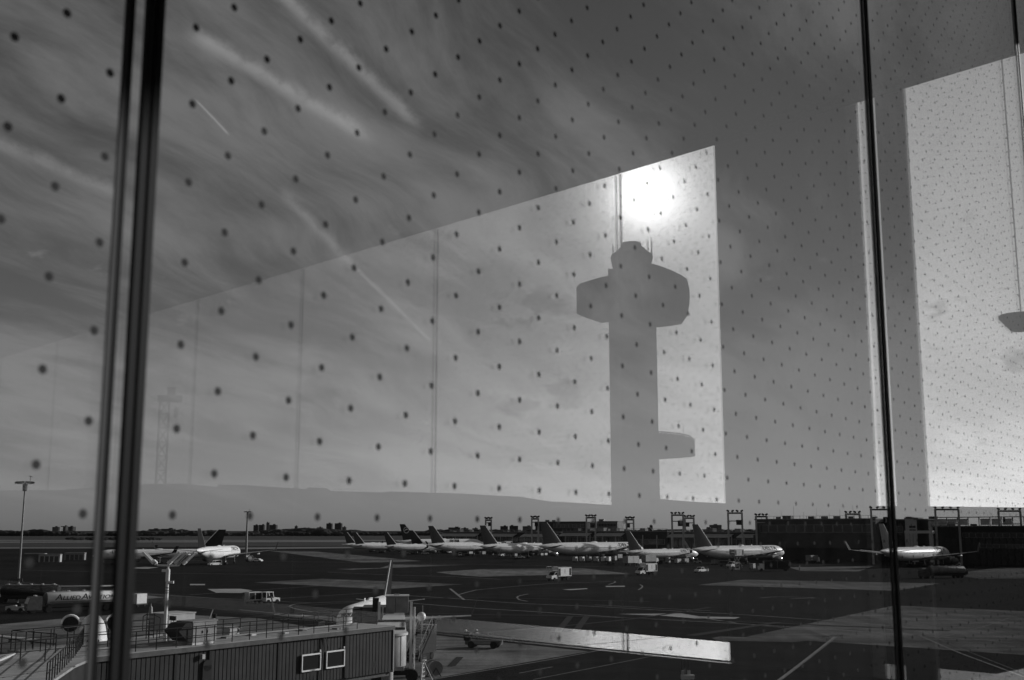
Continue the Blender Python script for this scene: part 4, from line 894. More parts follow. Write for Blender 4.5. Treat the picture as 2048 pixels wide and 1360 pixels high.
# ---------------------------------------------------------------- ground vehicles
def wheel(par, x, y, r=.42, w=.26):
    t = part('wheel', 'rubber', par, lambda m: m.lathe([(r * .5, -w / 2), (r * .92, -w / 2), (r, -w * .3), (r, w * .3), (r * .92, w / 2), (r * .5, w / 2)], (x, y, r), 'y', 14))
    part('rim', 'lgrey', t, lambda m: m.lathe([(.01, -w * .42), (r * .5, -w * .42), (r * .5, w * .42), (.01, w * .42)], (x, y, r), 'y', 10))
def wheels(par, xs, half, r=.42, w=.26):
    for x in xs:
        for s in (-1, 1): wheel(par, x, s * half, r, w)
def headlamps(par, x, half, z, mat='chrome'):
    for s in (-1, 1): part('headlight', mat, par, lambda m: m.box((x, s * half, z), (.06, .26, .18)))
def catering_truck(label, loc, head, lift=0., boxmat='white', box=(5.4, 2.45, 2.35), group='catering trucks on the apron'):
    e = thing('catering_truck', label, 'truck', loc, head, group)
    part('chassis', 'black', e, lambda m: m.box((-.6, 0, .72), (7.6, 1.0, .3)))
    cab = part('cab', 'white', e, lambda m: m.prismy([(3.9, .55), (3.9, 1.35), (3.0, 1.5), (2.35, 2.35), (1.55, 2.4), (1.5, .55)], -1.05, 1.05))
    part('windscreen', 'glassdark', cab, lambda m: m.add([(3.02, -.9, 1.53), (3.02, .9, 1.53), (2.42, .85, 2.3), (2.42, -.85, 2.3)], [(0, 1, 2, 3)]))
    for s in (-1, 1): part('side_window', 'glassdark', cab, lambda m: m.add([(2.85, s * 1.06, 1.55), (1.7, s * 1.06, 1.55), (1.7, s * 1.06, 2.25), (2.3, s * 1.06, 2.25)], [(0, 1, 2, 3)]))
    part('bumper', 'dgrey', e, lambda m: m.box((4.0, 0, .62), (.25, 2.1, .3))); headlamps(e, 3.93, .8, 1.05)
    L, W, H = box; z0 = 1.15 + lift
    b = part('cargo_box', boxmat, e, lambda m: m.box((-1.35, 0, z0 + H / 2), (L, W, H)))
    for s in (-1, 1):
        for xx in (-3.55, .85): part('side_panel', 'black', b, lambda m: m.box((xx, s * (W / 2 + .02), z0 + H * .5), (.75, .03, H * .8)))
        m = MB(); yy = s * (W / 2 + .025); cx = -1.3; zc_ = z0 + H * .55
        for f, ww, hh_ in ((0, .55, .10), (.22, .38, .12), (.45, .22, .16), (-.25, .30, .10), (-.45, .7, .06)): m.box((cx, yy, zc_ + f), (ww, .01, hh_))
        m.build('emblem', 'mgrey', b)
    part('roof_edge', 'lgrey', b, lambda m: m.box((-1.35, 0, z0 + H + .04), (L + .06, W + .06, .08)))
    pf = part('front_platform', 'lgrey', e, lambda m: m.box((2.6, 0, z0 + 1.15 if lift else 2.75), (2.2, 2.3, .10)))
    pz = z0 + 1.15 if lift else 2.75
    for xx in (1.6, 2.6, 3.6):
        for s in (-1, 1): part('railing_post', 'lgrey', pf, lambda m: m.tube((xx, s * 1.1, pz), (xx, s * 1.1, pz + 1.0), .04, n=6))
    for s in (-1, 1): part('rail', 'lgrey', pf, lambda m: m.tube((1.6, s * 1.1, pz + 1.0), (3.6, s * 1.1, pz + 1.0), .04, n=6))
    if lift:
        for s in (-1, 1): part('scissor_arm', 'dgrey', e, lambda m: (m.bar((-3.2, s * .7, .9), (.6, s * .7, z0), .14, .2), m.bar((.6, s * .62, .9), (-3.2, s * .62, z0), .14, .2)))
    wheels(e, (2.75, -2.6), .95, .48, .3); return e
def gpix(x, y): return P(x, y, 0)
catering_truck('white catering truck with an emblem on its box, out alone on the apron', gpix(1117, 1161), -136, 0)
catering_truck('catering truck passing in front of two parked box trucks', gpix(1292, 1150.5), -134, 0)
catering_truck('high-lift truck with a grey box raised against the lettered airliner', gpix(1470, 1136), -134, 3.3, 'lgrey', (5.6, 2.4, 2.2))
catering_truck('high-lift truck with its box raised behind the container train', gpix(1010, 1113.5), -134, 4.2, 'lgrey', (5.6, 2.4, 2.6))
catering_truck('high-lift truck raised at the far airliner beside a small tug', gpix(905, 1107), -134, 4.4, 'lgrey', (5.4, 2.4, 2.6))
def box_truck(label, loc, head, mat='lgrey', L=7.0, H=2.6, group='box trucks near the airliners'):
    e = thing('box_truck', label, 'truck', loc, head, group)
    part('cargo_box', mat, e, lambda m: m.box((-.8, 0, 1.05 + H / 2), (L, 2.45, H))); part('box_frame', 'mgrey', e, lambda m: [m.box((-.8 + q * L / 2, 0, 1.05 + H / 2), (.14, 2.52, H + .06)) for q in (-1, 0, 1)])
    cab = part('cab', 'white', e, lambda m: m.prismy([(L / 2 + 1.1, .5), (L / 2 + 1.1, 1.4), (L / 2 + .7, 2.4), (L / 2 - .7, 2.4), (L / 2 - .7, .5)], -1.05, 1.05))
    part('windscreen', 'glassdark', cab, lambda m: m.box((L / 2 + .93, 0, 1.9), (.1, 1.8, .7), 0, 1, -.35)); part('chassis', 'black', e, lambda m: m.box((0, 0, .75), (L + 1, 1, .4)))
    wheels(e, (L / 2 + .2, -L / 2 + .6), .95, .48, .3); return e
box_truck('grey box truck parked end to end with another behind the catering truck', gpix(1265, 1131), 44)
box_truck('long plain grey box truck behind the passing catering truck', gpix(1300, 1128), 44, 'mgrey')
box_truck('low wide dark box truck under the wing of the lettered airliner', gpix(1549, 1142), -88, 'black', 8.6, 2.3)
box_truck('pale box truck parked past the nose of the lettered airliner', gpix(1626, 1126), 44, 'mgrey', 5.6, 2.2)
def car(label, loc, head, kind='sedan', mat='white', group=None, name=None):
    shp = {'sedan': ([(2.2, .45), (2.2, .85), (1.25, .98), (.65, 1.42), (-.95, 1.42), (-1.6, 1.0), (-2.2, .95), (-2.2, .45)], 4.4),
           'van': ([(2.6, .45), (2.6, 1.05), (1.75, 1.3), (1.05, 2.2), (-2.7, 2.25), (-2.75, .45)], 5.3),
           'pickup': ([(2.75, .5), (2.75, 1.1), (1.5, 1.18), (.95, 1.82), (-.35, 1.82), (-.6, 1.2), (-2.75, 1.2), (-2.75, .5)], 5.5)}[kind]
    e = thing(name or {'sedan': 'service_car', 'van': 'passenger_van', 'pickup': 'pickup_truck'}[kind], label, {'sedan': 'car', 'van': 'van', 'pickup': 'pickup truck'}[kind], loc, head, group)
    part('body', mat, e, lambda m: m.prismy(shp[0], -.92, .92))
    p = shp[0]
    for s in (-1, 1):
        if kind == 'sedan': w = [(1.05, 1.0), (.6, 1.36), (-.9, 1.36), (-1.4, 1.02)]
        elif kind == 'van': w = [(1.6, 1.3), (1.05, 2.05), (-2.4, 2.08), (-2.4, 1.4)]
        else: w = [(1.3, 1.2), (.9, 1.74), (-.3, 1.74), (-.45, 1.2)]
        part('side_window', 'glassdark', e, lambda m: m.add([(a, s * .928, b) for a, b in w], [(0, 1, 2, 3)]))
        part('door_pillar', mat, e, lambda m: m.box((.1 if kind != 'van' else .4, s * .935, (w[0][1] + w[1][1]) / 2), (.10, .015, w[1][1] - w[0][1])))
        part('headlight', 'chrome', e, lambda m: m.box((p[0][0] + .01, s * .66, p[1][1] - .14), (.05, .3, .16)))
    f0, f1 = {'sedan': ((1.22, 1.0), (.68, 1.39)), 'van': ((1.73, 1.33), (1.09, 2.12)), 'pickup': ((1.48, 1.2), (.98, 1.77))}[kind]
    part('windscreen', 'glassdark', e, lambda m: m.add([(f0[0] + .02, -.8, f0[1]), (f0[0] + .02, .8, f0[1]), (f1[0] + .02, .72, f1[1]), (f1[0] + .02, -.72, f1[1])], [(0, 1, 2, 3)]))
    if kind == 'pickup': part('load_bed', 'black', e, lambda m: m.box((-1.65, 0, 1.205), (1.9, 1.6, .02)))
    if kind == 'van': part('rear_window', 'glassdark', e, lambda m: m.box((-2.74, 0, 1.7), (.03, 1.5, .6)))
    wheels(e, (p[0][0] - .75, p[-1][0] + .9), .85, .34 if kind == 'sedan' else .4, .22); return e
car('white pickup truck driving on the apron before the lettered airliner', gpix(1403, 1145.5), -136, 'pickup')
car('white passenger van under the tail of the airliner with both winglets showing', gpix(429, 1132), -138, 'van')
car('pale car with a roof bar outline, first of the parked service cars', gpix(806, 1107), 80, 'sedan', 'mgrey'); car('grey service car parked next to the dark loader', gpix(821, 1108.5), 84, 'sedan', 'lgrey', None)
car('white service car against the dark loader', gpix(850, 1109), 84, 'sedan', 'white'); car('dark car driving towards us with its lamps lit', gpix(1222, 1130), 168, 'sedan', 'black')
car('bright white car at the end of the high-lift truck', gpix(1040, 1117), 98, 'sedan', 'white'); car('white car parked beside the container train', gpix(1230, 1121), 86, 'sedan', 'offwhite')
car('dark van behind the white pickup truck', gpix(1452, 1133), 88, 'van', 'dgrey'); car('white van standing by the tug under the winged airliner', gpix(515, 1124), -70, 'sedan', 'white')
def tug(label, loc, head, mat='white', cabin=True, group=None):
    e = thing('baggage_tug', label, 'tug', loc, head, group)
    part('body', mat, e, lambda m: m.prismy([(1.6, .35), (1.6, .95), (.4, 1.1), (.2, .95), (-1.5, .95), (-1.5, .35)], -.75, .75))
    if cabin:
        part('cab_frame', mat, e, lambda m: [m.bar(a, b, .12) for s in (-.68, .68) for a, b in (((.25, s, 1.0), (0, s, 2.0)), ((-1.4, s, .9), (-1.4, s, 2.0)))])
        part('cab_roof', mat, e, lambda m: m.box((-.7, 0, 2.05), (1.7, 1.5, .12))); part('rear_screen', 'glassdark', e, lambda m: m.box((-1.42, 0, 1.5), (.05, 1.3, .8)))
    part('seat', 'black', e, lambda m: m.box((-.6, 0, 1.1), (.6, 1.1, .5))); part('grille', 'black', e, lambda m: m.box((1.61, 0, .65), (.03, .9, .35)))
    wheels(e, (1.0, -.95), .7, .36, .24); return e
tug('white baggage tug with an open cab pulling a covered cart', gpix(541, 1206), 44)
tug('small white tug parked at the foot of the tall lamp mast', gpix(33, 1224), -90, 'offwhite', False)
tug('white tug at the nose of the airliner with both winglets showing', gpix(505, 1121), 80); tug('tug crossing before the far airliners', gpix(920, 1113), 170, 'lgrey')
tug('tug standing among the crates under the slim airliner', gpix(1395, 1127), 100, 'lgrey'); tug('pale tug in front of the half-hidden airliner engine', gpix(1916, 1131), 140)
def cart(label, loc, head, mat='lgrey', group='baggage carts', H=1.55, L=2.9, solid=True, dark=True):
    e = thing('baggage_cart', label, 'baggage cart', loc, head, group)
    part('bed', 'dgrey', e, lambda m: m.box((0, 0, .5), (L, 1.5, .16)))
    if solid:
        b = part('cover', mat, e, lambda m: m.box((0, 0, .6 + H / 2), (L - .15, 1.46, H)))
        if dark: part('curtain', 'black', b, lambda m: [m.box((q * L * .23, -.74, .62 + H * .5), (L * .38, .03, H * .78)) for q in (-1, 1)] )
    else:
        part('frame', 'mgrey', e, lambda m: [m.bar((a * (L / 2 - .1), b * .7, .55), (a * (L / 2 - .1), b * .7, .6 + H), .08) for a in (-1, 1) for b in (-1, 1)])
        part('roof', mat, e, lambda m: m.box((0, 0, .64 + H), (L, 1.5, .08)))
    part('tow_bar', 'dgrey', e, lambda m: m.bar((L / 2, 0, .4), (L / 2 + .9, 0, .35), .08)); wheels(e, (L * .32, -L * .32), .62, .28, .18); return e
cart('covered baggage cart with dark curtains behind the white tug', gpix(506, 1207), 46, 'offwhite'); cart('pale box cart standing alone on the apron edge beyond the upright', gpix(277, 1213.5), 26, 'offwhite', None, 1.7, 2.6, True, False)
mats = ['lgrey', 'offwhite', 'mgrey', 'lgrey', 'white', 'white', 'mgrey']
desc = ['grey', 'pale', 'dark grey', 'mid-grey', 'bright white', 'white', 'dull']; pos = ['at the open end', 'second from the open end', 'third', 'fourth', 'fifth', 'sixth', 'seventh']
for k, x in enumerate((1150, 1164, 1178, 1192, 1207, 1217, 1229)):
    cart('%s cargo container %s of the container train below the wide-body' % (desc[k], pos[k]), gpix(x, 1124.5 - (k > 5) * 2), 30, mats[k], 'cargo containers in a train', 1.75, 2.2, True, False)
for k, (x, y, mt, lab) in enumerate(((1336, 1127, 'mgrey', 'long crate cart under the slim airliner wing'), (1356, 1128, 'lgrey', 'pale square crate cart beside the slim airliner wing'), (1371, 1127, 'mgrey', 'dark crate cart between the slim airliner and the pickup'), (1471, 1141, 'lgrey', 'grey crate standing below the raised truck box'),
                                      (1505, 1139, 'mgrey', 'small crate cart beside the dark box truck'), (1082, 1112.5, 'mgrey', 'dark loading unit under the wide-body tail'), (1090, 1112, 'lgrey', 'grey loading unit behind the dark one at the wide-body tail'),
                                      (1109, 1112, 'white', 'white upright cabinet under the tailplane'), (1066, 1110, 'dgrey', 'dark crate under the wing next to the loading units'), (966, 1110, 'mgrey', 'crate cart under the second far airliner'), (982, 1111, 'dgrey', 'dark crate cart near the high-lift truck'),
                                      (940, 1109, 'mgrey', 'crate cart beside the raised box'), (752, 1096, 'lgrey', 'pale service box beside the short airliner'), (712, 1094, 'mgrey', 'crate at the row end'), (1430, 1130, 'mgrey', 'crate cart behind the pickup'), (1238, 1118, 'mgrey', 'crate behind the white parked car'), (1030, 1114, 'mgrey', 'crate beside the bright white car'))):
    cart(lab, gpix(x, y), 25 + (k * 17) % 20, mt, 'crates and loading units under the airliners', 1.5 if k % 3 else 1.9, 2.4 + (k % 4) * .5, k % 5 != 3, False)
# fuel tankers
def tanker(label, loc, head, mat='white', txt=None, L=11.5, r=1.25, name='fuel_tanker', group=None, zc=2.25):
    e = thing(name, label, 'tanker truck', loc, head, group)
    n = 20; ring = lambda x, k: [Vector((x, math.cos(6.2832 * q / n) * r * k, zc + math.sin(6.2832 * q / n) * r * .82 * k)) for q in range(n)]
    tk = part('tank', mat, e, lambda m: m.loft([ring(-L / 2, .9), ring(-L / 2 + .15, 1), ring(L / 2 - .15, 1), ring(L / 2, .9)]), True)
    part('tank_end', 'dgrey', tk, lambda m: m.loft([ring(L / 2 - .1, 1.012), ring(L / 2 + .06, .93)]), True)
    part('catwalk', 'lgrey', tk, lambda m: m.box((0, 0, zc + r * .84), (L * .9, .7, .08)))
    for k in range(5): part('manhole', 'lgrey', tk, lambda m: m.tube((-L * .4 + L * .2 * k, 0, zc + r * .84), (-L * .4 + L * .2 * k, 0, zc + r * .84 + .22), .25, n=10))
    part('skirt', 'black', e, lambda m: m.box((0, 0, zc - r * .9), (L * .96, 2.1, .5))); part('chassis', 'black', e, lambda m: m.box((.8, 0, .85), (L + 2.5, 1.1, .35)))
    cab = part('cab', 'dgrey', e, lambda m: m.prismy([(L / 2 + 3.0, .5), (L / 2 + 3.0, 1.5), (L / 2 + 2.6, 2.6), (L / 2 + .7, 2.7), (L / 2 + .7, .5)], -1.2, 1.2))
    part('windscreen', 'glassdark', cab, lambda m: m.add([(L / 2 + 3.0, -1.05, 1.55), (L / 2 + 3.0, 1.05, 1.55), (L / 2 + 2.65, 1, 2.5), (L / 2 + 2.65, -1, 2.5)], [(0, 1, 2, 3)]))
    headlamps(e, L / 2 + 3.02, .9, 1.0)
    part('equipment_rack', 'dgrey', e, lambda m: [m.box((-L / 2 - .6, .7 * q, 1.3 + .3 * abs(q)), (.7, .5, 1.2)) for q in (-1, 0, 1)])
    part('lamp_bar', 'white', cab, lambda m: m.box((L / 2 + 1.6, 0, 2.8), (.3, 1.4, .15)))
    if txt:
        for s in (-1, 1):
            m = MB(); xo = -L * .40 if s < 0 else L * .40
            for word, size, gap in txt:
                vs, fs, w = text_mesh(word, size, .25, .012)
                m.add([((xo + v.x * 1.28) if s < 0 else (xo - v.x * 1.28), s * r * 1.004 * math.cos(math.asin(min(1, max(-1, (v.y - .22) / (r * .82))))), zc + v.y - .22) for v in vs], fs); xo += (w * 1.28 + gap) * (1 if s < 0 else -1)
            m.build('lettering', 'black', tk, fix=False)
        for s in (-1, 1): part('stripe', 'mgrey', tk, lambda m: m.loft([[Vector((x, s * r * 1.003 * math.cos(a), zc + r * .823 * math.sin(a))) for a in (-.62, -.48)] for x in (-L * .48, L * .46)], False, False))
    wheels(e, (L / 2 + 2.1, L / 2 - .4, -L / 2 + 2.6, -L / 2 + 1.3), 1.0, .52, .35); return e
tanker('white fuel tanker with large italic lettering beside the tall lamp mast', gpix(165, 1222), -126, 'white', (('A', 1.35, .06), ('LLIED', .92, .04), ('A', 1.35, .06), ('VIATION', .92, 0)), 12.4)
tanker('long grey tank trailer in front of the half-hidden airliner', gpix(1893, 1156), -108, 'mgrey', None, 11.8, 1.35, 'tank_truck')
tanker('dark tanker parked behind the lettered fuel tanker', gpix(60, 1205), -95, 'black', None, 10.5)
for k, (x, y, mt, lab) in enumerate(((100, 1124, 'lgrey', 'pale shipping shed on the far apron beside the mast'), (70, 1122, 'dgrey', 'dark low shed beside the pale shed'), (150, 1120, 'mgrey', 'grey low shed near the upright'))):
    b_ = gpix(x, y); q = thing('storage_shed', lab, 'shed', b_, 84)
    part('wall', mt, q, lambda m: m.box((0, 0, 1.5), (9, 3, 3))); part('roof', 'mgrey', q, lambda m: m.prismy([(-4.7, 3.0), (4.7, 3.0), (4.4, 3.4), (-4.4, 3.4)], -1.7, 1.7)); part('shed_door', 'dgrey', q, lambda m: [m.box((-3 + 2 * k_, -1.52, 1.3), (1.5, .05, 2.4)) for k_ in range(4)])
# belt loader with a worker, stairs, step ladder
bl = gpix(968, 1296); q = thing('belt_loader', 'dark baggage belt loader parked on the pale apron', 'belt loader', bl, 104)
part('chassis', 'dgrey', q, lambda m: m.box((0, 0, .62), (4.2, 1.5, .45))); part('side_panel', 'mgrey', q, lambda m: m.box((-.3, -.77, .68), (2.6, .04, .36)))
part('belt', 'black', q, lambda m: m.box((.5, .2, 1.25), (5.6, .8, .14), 0, 1, .10)); part('belt_side', 'mgrey', q, lambda m: m.box((.5, -.24, 1.30), (5.7, .06, .22), 0, 1, .10)); part('belt_side', 'mgrey', q, lambda m: m.box((.5, .64, 1.30), (5.7, .06, .22), 0, 1, .10))
part('cab_post', 'black', q, lambda m: m.box((-1.9, -.3, 1.35), (.7, .9, 1.0))); part('lamp', 'white', q, lambda m: m.ball((-2.0, -.6, 2.0), .12, 8, 6))
part('guard_hoop', 'mgrey', q, lambda m: [m.tube(a, b, .03, n=6) for a, b in (((.6, -.5, 1.2), (.7, -.5, 1.8)), ((.7, -.5, 1.8), (1.2, -.5, 1.75)), ((1.2, -.5, 1.75), (1.3, -.5, 1.1)))]); wheels(q, (1.35, -1.35), .72, .42, .28)
def person(label, loc, head, lean=0.):
    e = thing('person', label, 'person', loc, head)
    J = [(0, 0, .95, .15), (0, 0, 1.15, .15), (0, 0, 1.36, .17), (.01, 0, 1.52, .06), (.02, 0, 1.60, .09), (.02, 0, 1.72, .085), (0, .19, 1.42, .065), (.05, .25, 1.15, .05), (.2, .24, .98, .04), (.27, .23, .95, .035), (0, -.19, 1.42, .065), (.03, -.26, 1.15, .05), (.16, -.25, .95, .04), (.22, -.24, .9, .035), (0, .10, .88, .10), (.03, .11, .48, .07), (0, .12, .08, .055), (.14, .13, .05, .045), (0, -.10, .88, .10), (.05, -.11, .48, .07), (-.02, -.12, .08, .055), (.12, -.13, .05, .045)]
    E_ = [(0, 1), (1, 2), (2, 3), (3, 4), (4, 5), (2, 6), (6, 7), (7, 8), (8, 9), (2, 10), (10, 11), (11, 12), (12, 13), (0, 14), (14, 15), (15, 16), (16, 17), (0, 18), (18, 19), (19, 20), (20, 21)]
    me = bpy.data.meshes.new('body'); me.from_pydata([j[:3] for j in J], E_, []); o = bpy.data.objects.new('body', me); COL.objects.link(o); o.parent = e; me.materials.append(MAT['cloth'])
    sk = o.modifiers.new('skin', 'SKIN'); o.modifiers.new('sub', 'SUBSURF').levels = 1
    for v, j in zip(me.skin_vertices[0].data, J): v.radius = (j[3], j[3])
    me.skin_vertices[0].data[0].use_root = True
    part('vest', 'hivis', e, lambda m: m.lathe([(.17, .95), (.19, 1.1), (.21, 1.3), (.20, 1.44), (.09, 1.5)], n=12), True); part('cap', 'white', e, lambda m: m.ball((.02, 0, 1.73), .12, 10, 6, (1, 1, .7)), True)
    return e
person('person in a pale vest standing behind the belt loader', gpix(954, 1290), 190); person('person in dark clothes walking past the dark box truck', gpix(1599, 1141), 120)
st = gpix(838, 1321); q = thing('mobile_stairs', 'dark mobile boarding stairs beside the rotunda', 'stairs', st, 20)
for k in range(11): part('step', 'mgrey', q, lambda m: m.box((-1.6 + .32 * k, 0, .5 + .28 * k), (.30, 1.35, .05)))
for s in (-1, 1): part('stringer', 'black', q, lambda m: m.bar((-1.9, s * .72, .35), (1.75, s * .72, 3.5), .08, .35)); part('rail', 'mgrey', q, lambda m: m.tube((-1.8, s * .75, 1.4), (1.75, s * .75, 4.5), .035, n=6)); [part('railing_post', 'mgrey', q, lambda m: m.tube((-1.6 + .8 * k, s * .75, .6 + .7 * k), (-1.6 + .8 * k, s * .75, 1.55 + .71 * k), .03, n=6)) for k in range(5)]
part('platform', 'mgrey', q, lambda m: m.box((2.2, 0, 3.5), (1.1, 1.5, .1))); part('undercarriage', 'black', q, lambda m: m.box((.3, 0, .55), (3.6, 1.4, .3))); part('side_screen', 'black', q, lambda m: m.prismy([(-1.2, .75), (2.5, .75), (2.6, 3.3), (2.2, 3.7)], -.86, -.80))
wheels(q, (-1.1, 1.6), .7, .4, .25)
ld = gpix(847, 1366); q = thing('step_ladder', 'white A-frame step ladder standing near the stairs', 'ladder', ld, 100)
for s in (-1, 1):
    part('side_rail', 'white', q, lambda m: m.bar((-.1, s * .48, 0), (-.02, s * .25, 1.95), .09, .07)); part('rear_leg', 'mgrey', q, lambda m: m.bar((1.1, s * .48, 0), (.08, s * .25, 1.9), .07, .06))
for k in range(5): part('tread', 'white', q, lambda m: m.box((-.08, 0, .2 + .38 * k), (.22, .86 - .10 * k, .05)))
part('ladder_top', 'white', q, lambda m: m.box((.05, 0, 1.98), (.3, .55, .06)))
q = thing('cable_reel', 'pale ribbed hose basket behind the step ladder', 'hose reel', gpix(868, 1352), 70)
part('drum', 'lgrey', q, lambda m: m.lathe([(.35, -.6), (.55, -.55), (.55, .55), (.35, .6)], (0, 0, .75), 'y', 16), True); part('cradle', 'dgrey', q, lambda m: [m.bar((a, b, 0), (0, b, .8), .08) for a in (-.5, .5) for b in (-.66, .66)]); part('flange', 'mgrey', q, lambda m: [m.lathe([(.01, y), (.68, y), (.68, y + .05), (.01, y + .05)], (0, 0, .75), 'y', 16) for y in (-.62, .57)])
q = thing('gate_post', 'short double post with a sensor head rising at the apron edge', 'post', P(1372, 1375, 5.0)); q.location = PD(1372, 1360, 45); zq = q.location.z; q.location.z = 0
for s in (-.12, .12): part('post', 'lgrey', q, lambda m: m.box((s, 0, (zq + .35) / 2), (.10, .10, zq + .35)))
part('sensor', 'offwhite', q, lambda m: m.box((.05, -.1, zq + .12), (.5, .2, .16))); part('aerial', 'dgrey', q, lambda m: [m.tube((s, 0, zq + .3), (s, 0, zq + .75), .012, n=5) for s in (-.16, -.05, .1)])
# ---------------------------------------------------------------- what the side windows look out on (mirrored in the glass)
class Virt:
    """build in the mirrored view (r to the right, f away, z up about a base pixel column), store at the real place"""
    def __init__(s, x, dist):
        d = ray(x, HY); s.F = Vector((d.x, d.y, 0)).normalized(); s.Rt = Vector((s.F.y, -s.F.x, 0)); s.base = s.F * dist; s.dist = dist; s.org = mirror(s.base)
    def rz(s, x, y):                                  # photo pixel -> (r, z) on the plane facing the viewer
        d = ray(x, y); t = s.dist / d.dot(s.F); return d.dot(s.Rt) * t, EYE + d.z * t
    def xf(s, p): return mirror(s.base + s.Rt * p[0] + s.F * p[1] + Vector((0, 0, p[2]))) - s.org
    def part(s, name, mat, parent, fn, smooth=False):
        m = MB(); fn(m); return m.build(name, mat, parent, smooth, True, s.xf)
V = Virt(1267, 331)
T = thing('control_tower', 'airport control tower with a broad ring gallery, mirrored against the sun in the glass', 'control tower', V.org)
l, rgt = V.rz(1220, 760)[0], V.rz(1314, 760)[0]; topz = V.rz(1260, 545)[1]
V.part('shaft', 'concwall', T, lambda m: (m.box(((l + rgt) / 2, 0, topz / 2), (rgt - l, 11, topz)), m.box((rgt - 1.2, -5.7, topz * .42), (.8, .6, topz * .8))))
def lobe(m, side, top, bot, rmax, dep):
    rings = []
    for (x, yt), (_, yb) in zip(top, bot):
        r, zt = V.rz(x, yt); zb = V.rz(x, yb)[1]; h = dep * math.sqrt(max(.02, 1 - (r / rmax) ** 2))
        rings.append([(r, -h, zb), (r, -h * 1.04, (zt + zb) / 2), (r, -h, zt), (r, h, zt), (r, h * 1.04, (zt + zb) / 2), (r, h, zb)])
    m.loft([[Vector(p) for p in q] for q in rings])
lt = [(1218, 560), (1200, 563), (1178, 568), (1160, 571.5), (1153.5, 577)]; lb = [(1218, 637), (1200, 639), (1178, 633), (1165, 628), (1160, 626)]
V.part('gallery', 'concwall', T, lambda m: lobe(m, -1, lt, lb, V.rz(1150, 600)[0], 6.5))
rt = [(1300, 536), (1322, 541), (1345, 549), (1362, 557), (1374, 565), (1378.5, 580)]; rb = [(1300, 648), (1322, 647.5), (1345, 645.5), (1360, 644), (1368, 628), (1376, 600)]
V.part('gallery', 'concwall', T, lambda m: lobe(m, 1, rt, rb, V.rz(1384, 600)[0], 6.5))
bt = [(1312, 868), (1335, 869.5), (1360, 872), (1378, 876), (1389, 884)]; bb = [(1312, 917), (1335, 916), (1360, 914.5), (1378, 913.5), (1384, 912)]
V.part('balcony', 'concwall', T, lambda m: lobe(m, 1, bt, bb, V.rz(1398, 900)[0], 5))
def cabring(m, prof):
    rings = []
    for x0, x1, y in prof:
        a, z = V.rz(x0, y); b = V.rz(x1, y)[0]; rings.append([Vector(((a + b) / 2 + (b - a) / 2 * math.cos(q), (b - a) / 2 * math.sin(q), z)) for q in [math.pi / 8 * k for k in range(16)]])
    m.loft(rings)
cab = V.part('cab', 'darkwall', T, lambda m: cabring(m, [(1218, 1312, 575), (1217, 1311, 545), (1227, 1300, 543), (1220.5, 1306.5, 515), (1222, 1305, 512)]))
V.part('cab_roof', 'concwall', T, lambda m: cabring(m, [(1222, 1305, 511.6), (1234, 1293, 503), (1237, 1290, 498), (1242, 1284, 497.5), (1243, 1282, 487.5), (1248, 1278, 486)]))
for x, y0, y1 in ((1225, 488, 510), (1226.6, 492, 510), (1294, 478, 503), (1296.5, 480, 505), (1302, 474, 512), (1303.6, 480, 512), (1366, 846, 872), (1332, 862, 871)):
    r, z1 = V.rz(x, y0); z0 = V.rz(x, y1)[1]; V.part('aerial', 'darkwall', T, lambda m: m.tube((r, 0, z0), (r, 0, z1), .10, .07, 6))
def rails(pts, dep, up):
    for k in range(len(pts) - 1):
        (xa, ya), (xb, yb) = pts[k], pts[k + 1]; a = V.rz(xa, ya - up); b = V.rz(xb, yb - up); a0 = V.rz(xa, ya)
        V.part('handrail', 'dgrey', T, lambda m: (m.bar((a[0], 0, a[1]), (b[0], 0, b[1]), .30), m.bar((a[0], 0, (a[1] + a0[1]) / 2), (b[0], 0, (b[1] - (a[1] - a0[1]) / 2)), .10),
               [m.tube((a[0] + (b[0] - a[0]) * q, 0, a0[1] + (b[1] - a[1]) * q), (a[0] + (b[0] - a[0]) * q, 0, a[1] + (b[1] - a[1]) * q), .10, n=5) for q in (0, .25, .5, .75, 1)]))
rails(rt[:5], 9, 6); rails([(1160, 571.5), (1178, 568), (1200, 563), (1217, 560)], 9, 3.5); rails(bt[:5], 6, 5)
# long low terminal with a stepped roof, seen mirrored under the tower
def roofline(name, label, xc, dist, pts, deep, mat='darkwall', cat='building'):
    Q = Virt(xc, dist); e = thing(name, label, cat, Q.org)
    for k in range(len(pts) - 1):
        (xa, ya), (xb, yb) = pts[k], pts[k + 1]
        if xb - xa < .5: continue
        a = Q.rz(xa, ya); b = Q.rz(xb, yb)
        Q.part('roof_bay', mat, e, lambda m: m.add([(a[0], 0, 0), (b[0] - .02, 0, 0), (b[0] - .02, 0, b[1]), (a[0], 0, a[1]), (a[0], deep, 0), (b[0] - .02, deep, 0), (b[0] - .02, deep, b[1]), (a[0], deep, a[1])],
               [(0, 1, 2, 3), (5, 4, 7, 6), (3, 2, 6, 7), (0, 3, 7, 4), (1, 5, 6, 2)]))
        n = max(1, int((xb - xa) / 14))
        for i in range(n):
            t = (i + .5) / n; r = a[0] + (b[0] - a[0]) * t; z = a[1] + (b[1] - a[1]) * t; w = (b[0] - a[0]) / n
            Q.part('window', 'glassdark', e, lambda m: m.box((r, -.05, z * .62), (w * .8, .1, z * .3)))
    return Q, e
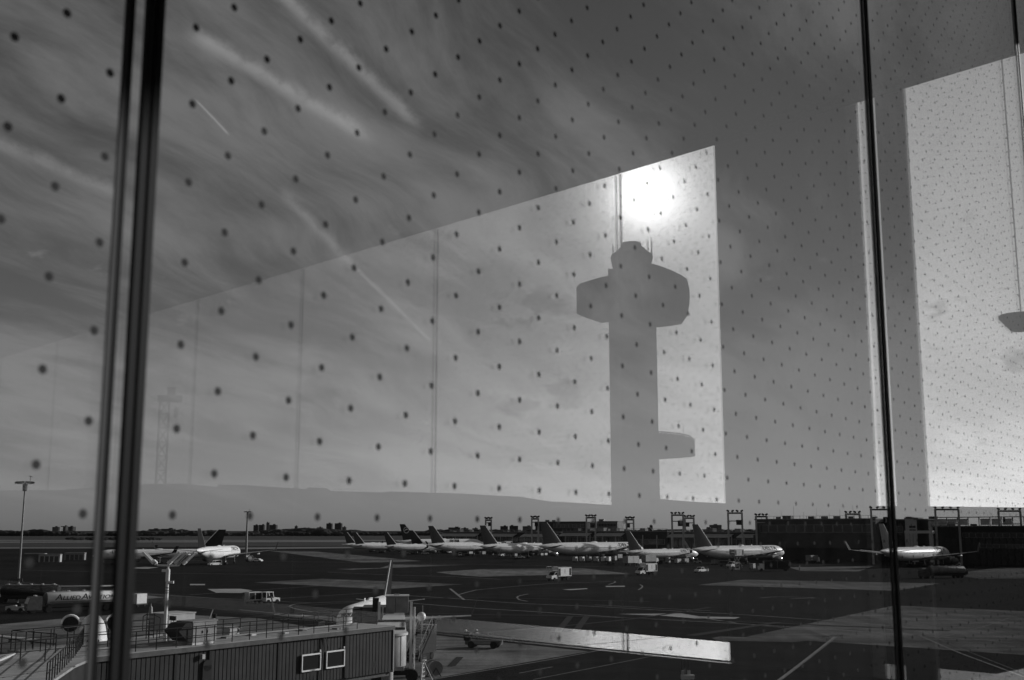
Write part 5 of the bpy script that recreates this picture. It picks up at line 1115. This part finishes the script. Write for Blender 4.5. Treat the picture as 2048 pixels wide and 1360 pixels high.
Q, e = roofline('terminal_building', 'long low terminal with a stepped roof, mirrored below the control tower', 640, 170,
    [(-60, 984), (0, 981), (120, 980), (269, 969), (370, 967), (434, 974), (437, 969), (483, 970), (613, 978), (615, 975), (653, 976), (662, 982), (770, 985), (772, 983), (812, 984), (900, 986), (1042, 993.6), (1102, 1003), (1160, 1006), (1226, 1010)], 30)
def glint(m): pass
for x0, x1, y in ((1100, 1140, 1015.5), (1145, 1205, 1016.5), (1135, 1170, 1020.5)):
    a, b = Q.rz(x0, y), Q.rz(x1, y); Q.part('glint_tube', 'chrome', e, lambda m: m.tube((a[0], -1.2, a[1]), (b[0], -1.2, b[1]), .22, n=8), True)  # bright tubes added along the roof only to catch sun glints
roofline('terminal_building', 'low flat roof beyond the tower balcony, mirrored in the glass', 1390, 150, [(1300, 996), (1319, 998), (1380, 1003), (1458, 1007), (1560, 1010), (1800, 1012), (2150, 1016)], 40)
# lattice mast
Q = Virt(330, 240); e = thing('lattice_mast', 'faint lattice mast with a dish, mirrored between the uprights', 'mast', Q.org)
a = Q.rz(320, 800)[0]; b = Q.rz(339, 800)[0]; zt = Q.rz(330, 800)[1]; zh = Q.rz(330, 778)[1]
for r in (a, b):
    for f in (0, b - a): Q.part('leg', 'dgrey', e, lambda m: m.tube((r, f, 0), (r, f, zt), .22, n=6))
for k in range(14):
    z0, z1 = zt * k / 14, zt * (k + 1) / 14
    Q.part('bracing', 'dgrey', e, lambda m: (m.tube((a, 0, z0), (b, 0, z1), .12, n=5), m.tube((b, b - a, z0), (a, b - a, z1), .12, n=5), m.tube((a, 0, z1), (b, 0, z1), .12, n=5)))
Q.part('head', 'dgrey', e, lambda m: (m.box(((a + b) / 2 + 1, 1, zt + .4), (b - a + 3, 2.4, 1.2)), m.box(((a + b) / 2 + 1.2, 1, (zt + zh) / 2 + .5), (1.6, 1.6, zh - zt))))
Q.part('dish', 'mgrey', e, lambda m: m.ball((b + 1.4, 0, zt - 2.5), 1.1, 10, 6, (.5, 1, 1)))
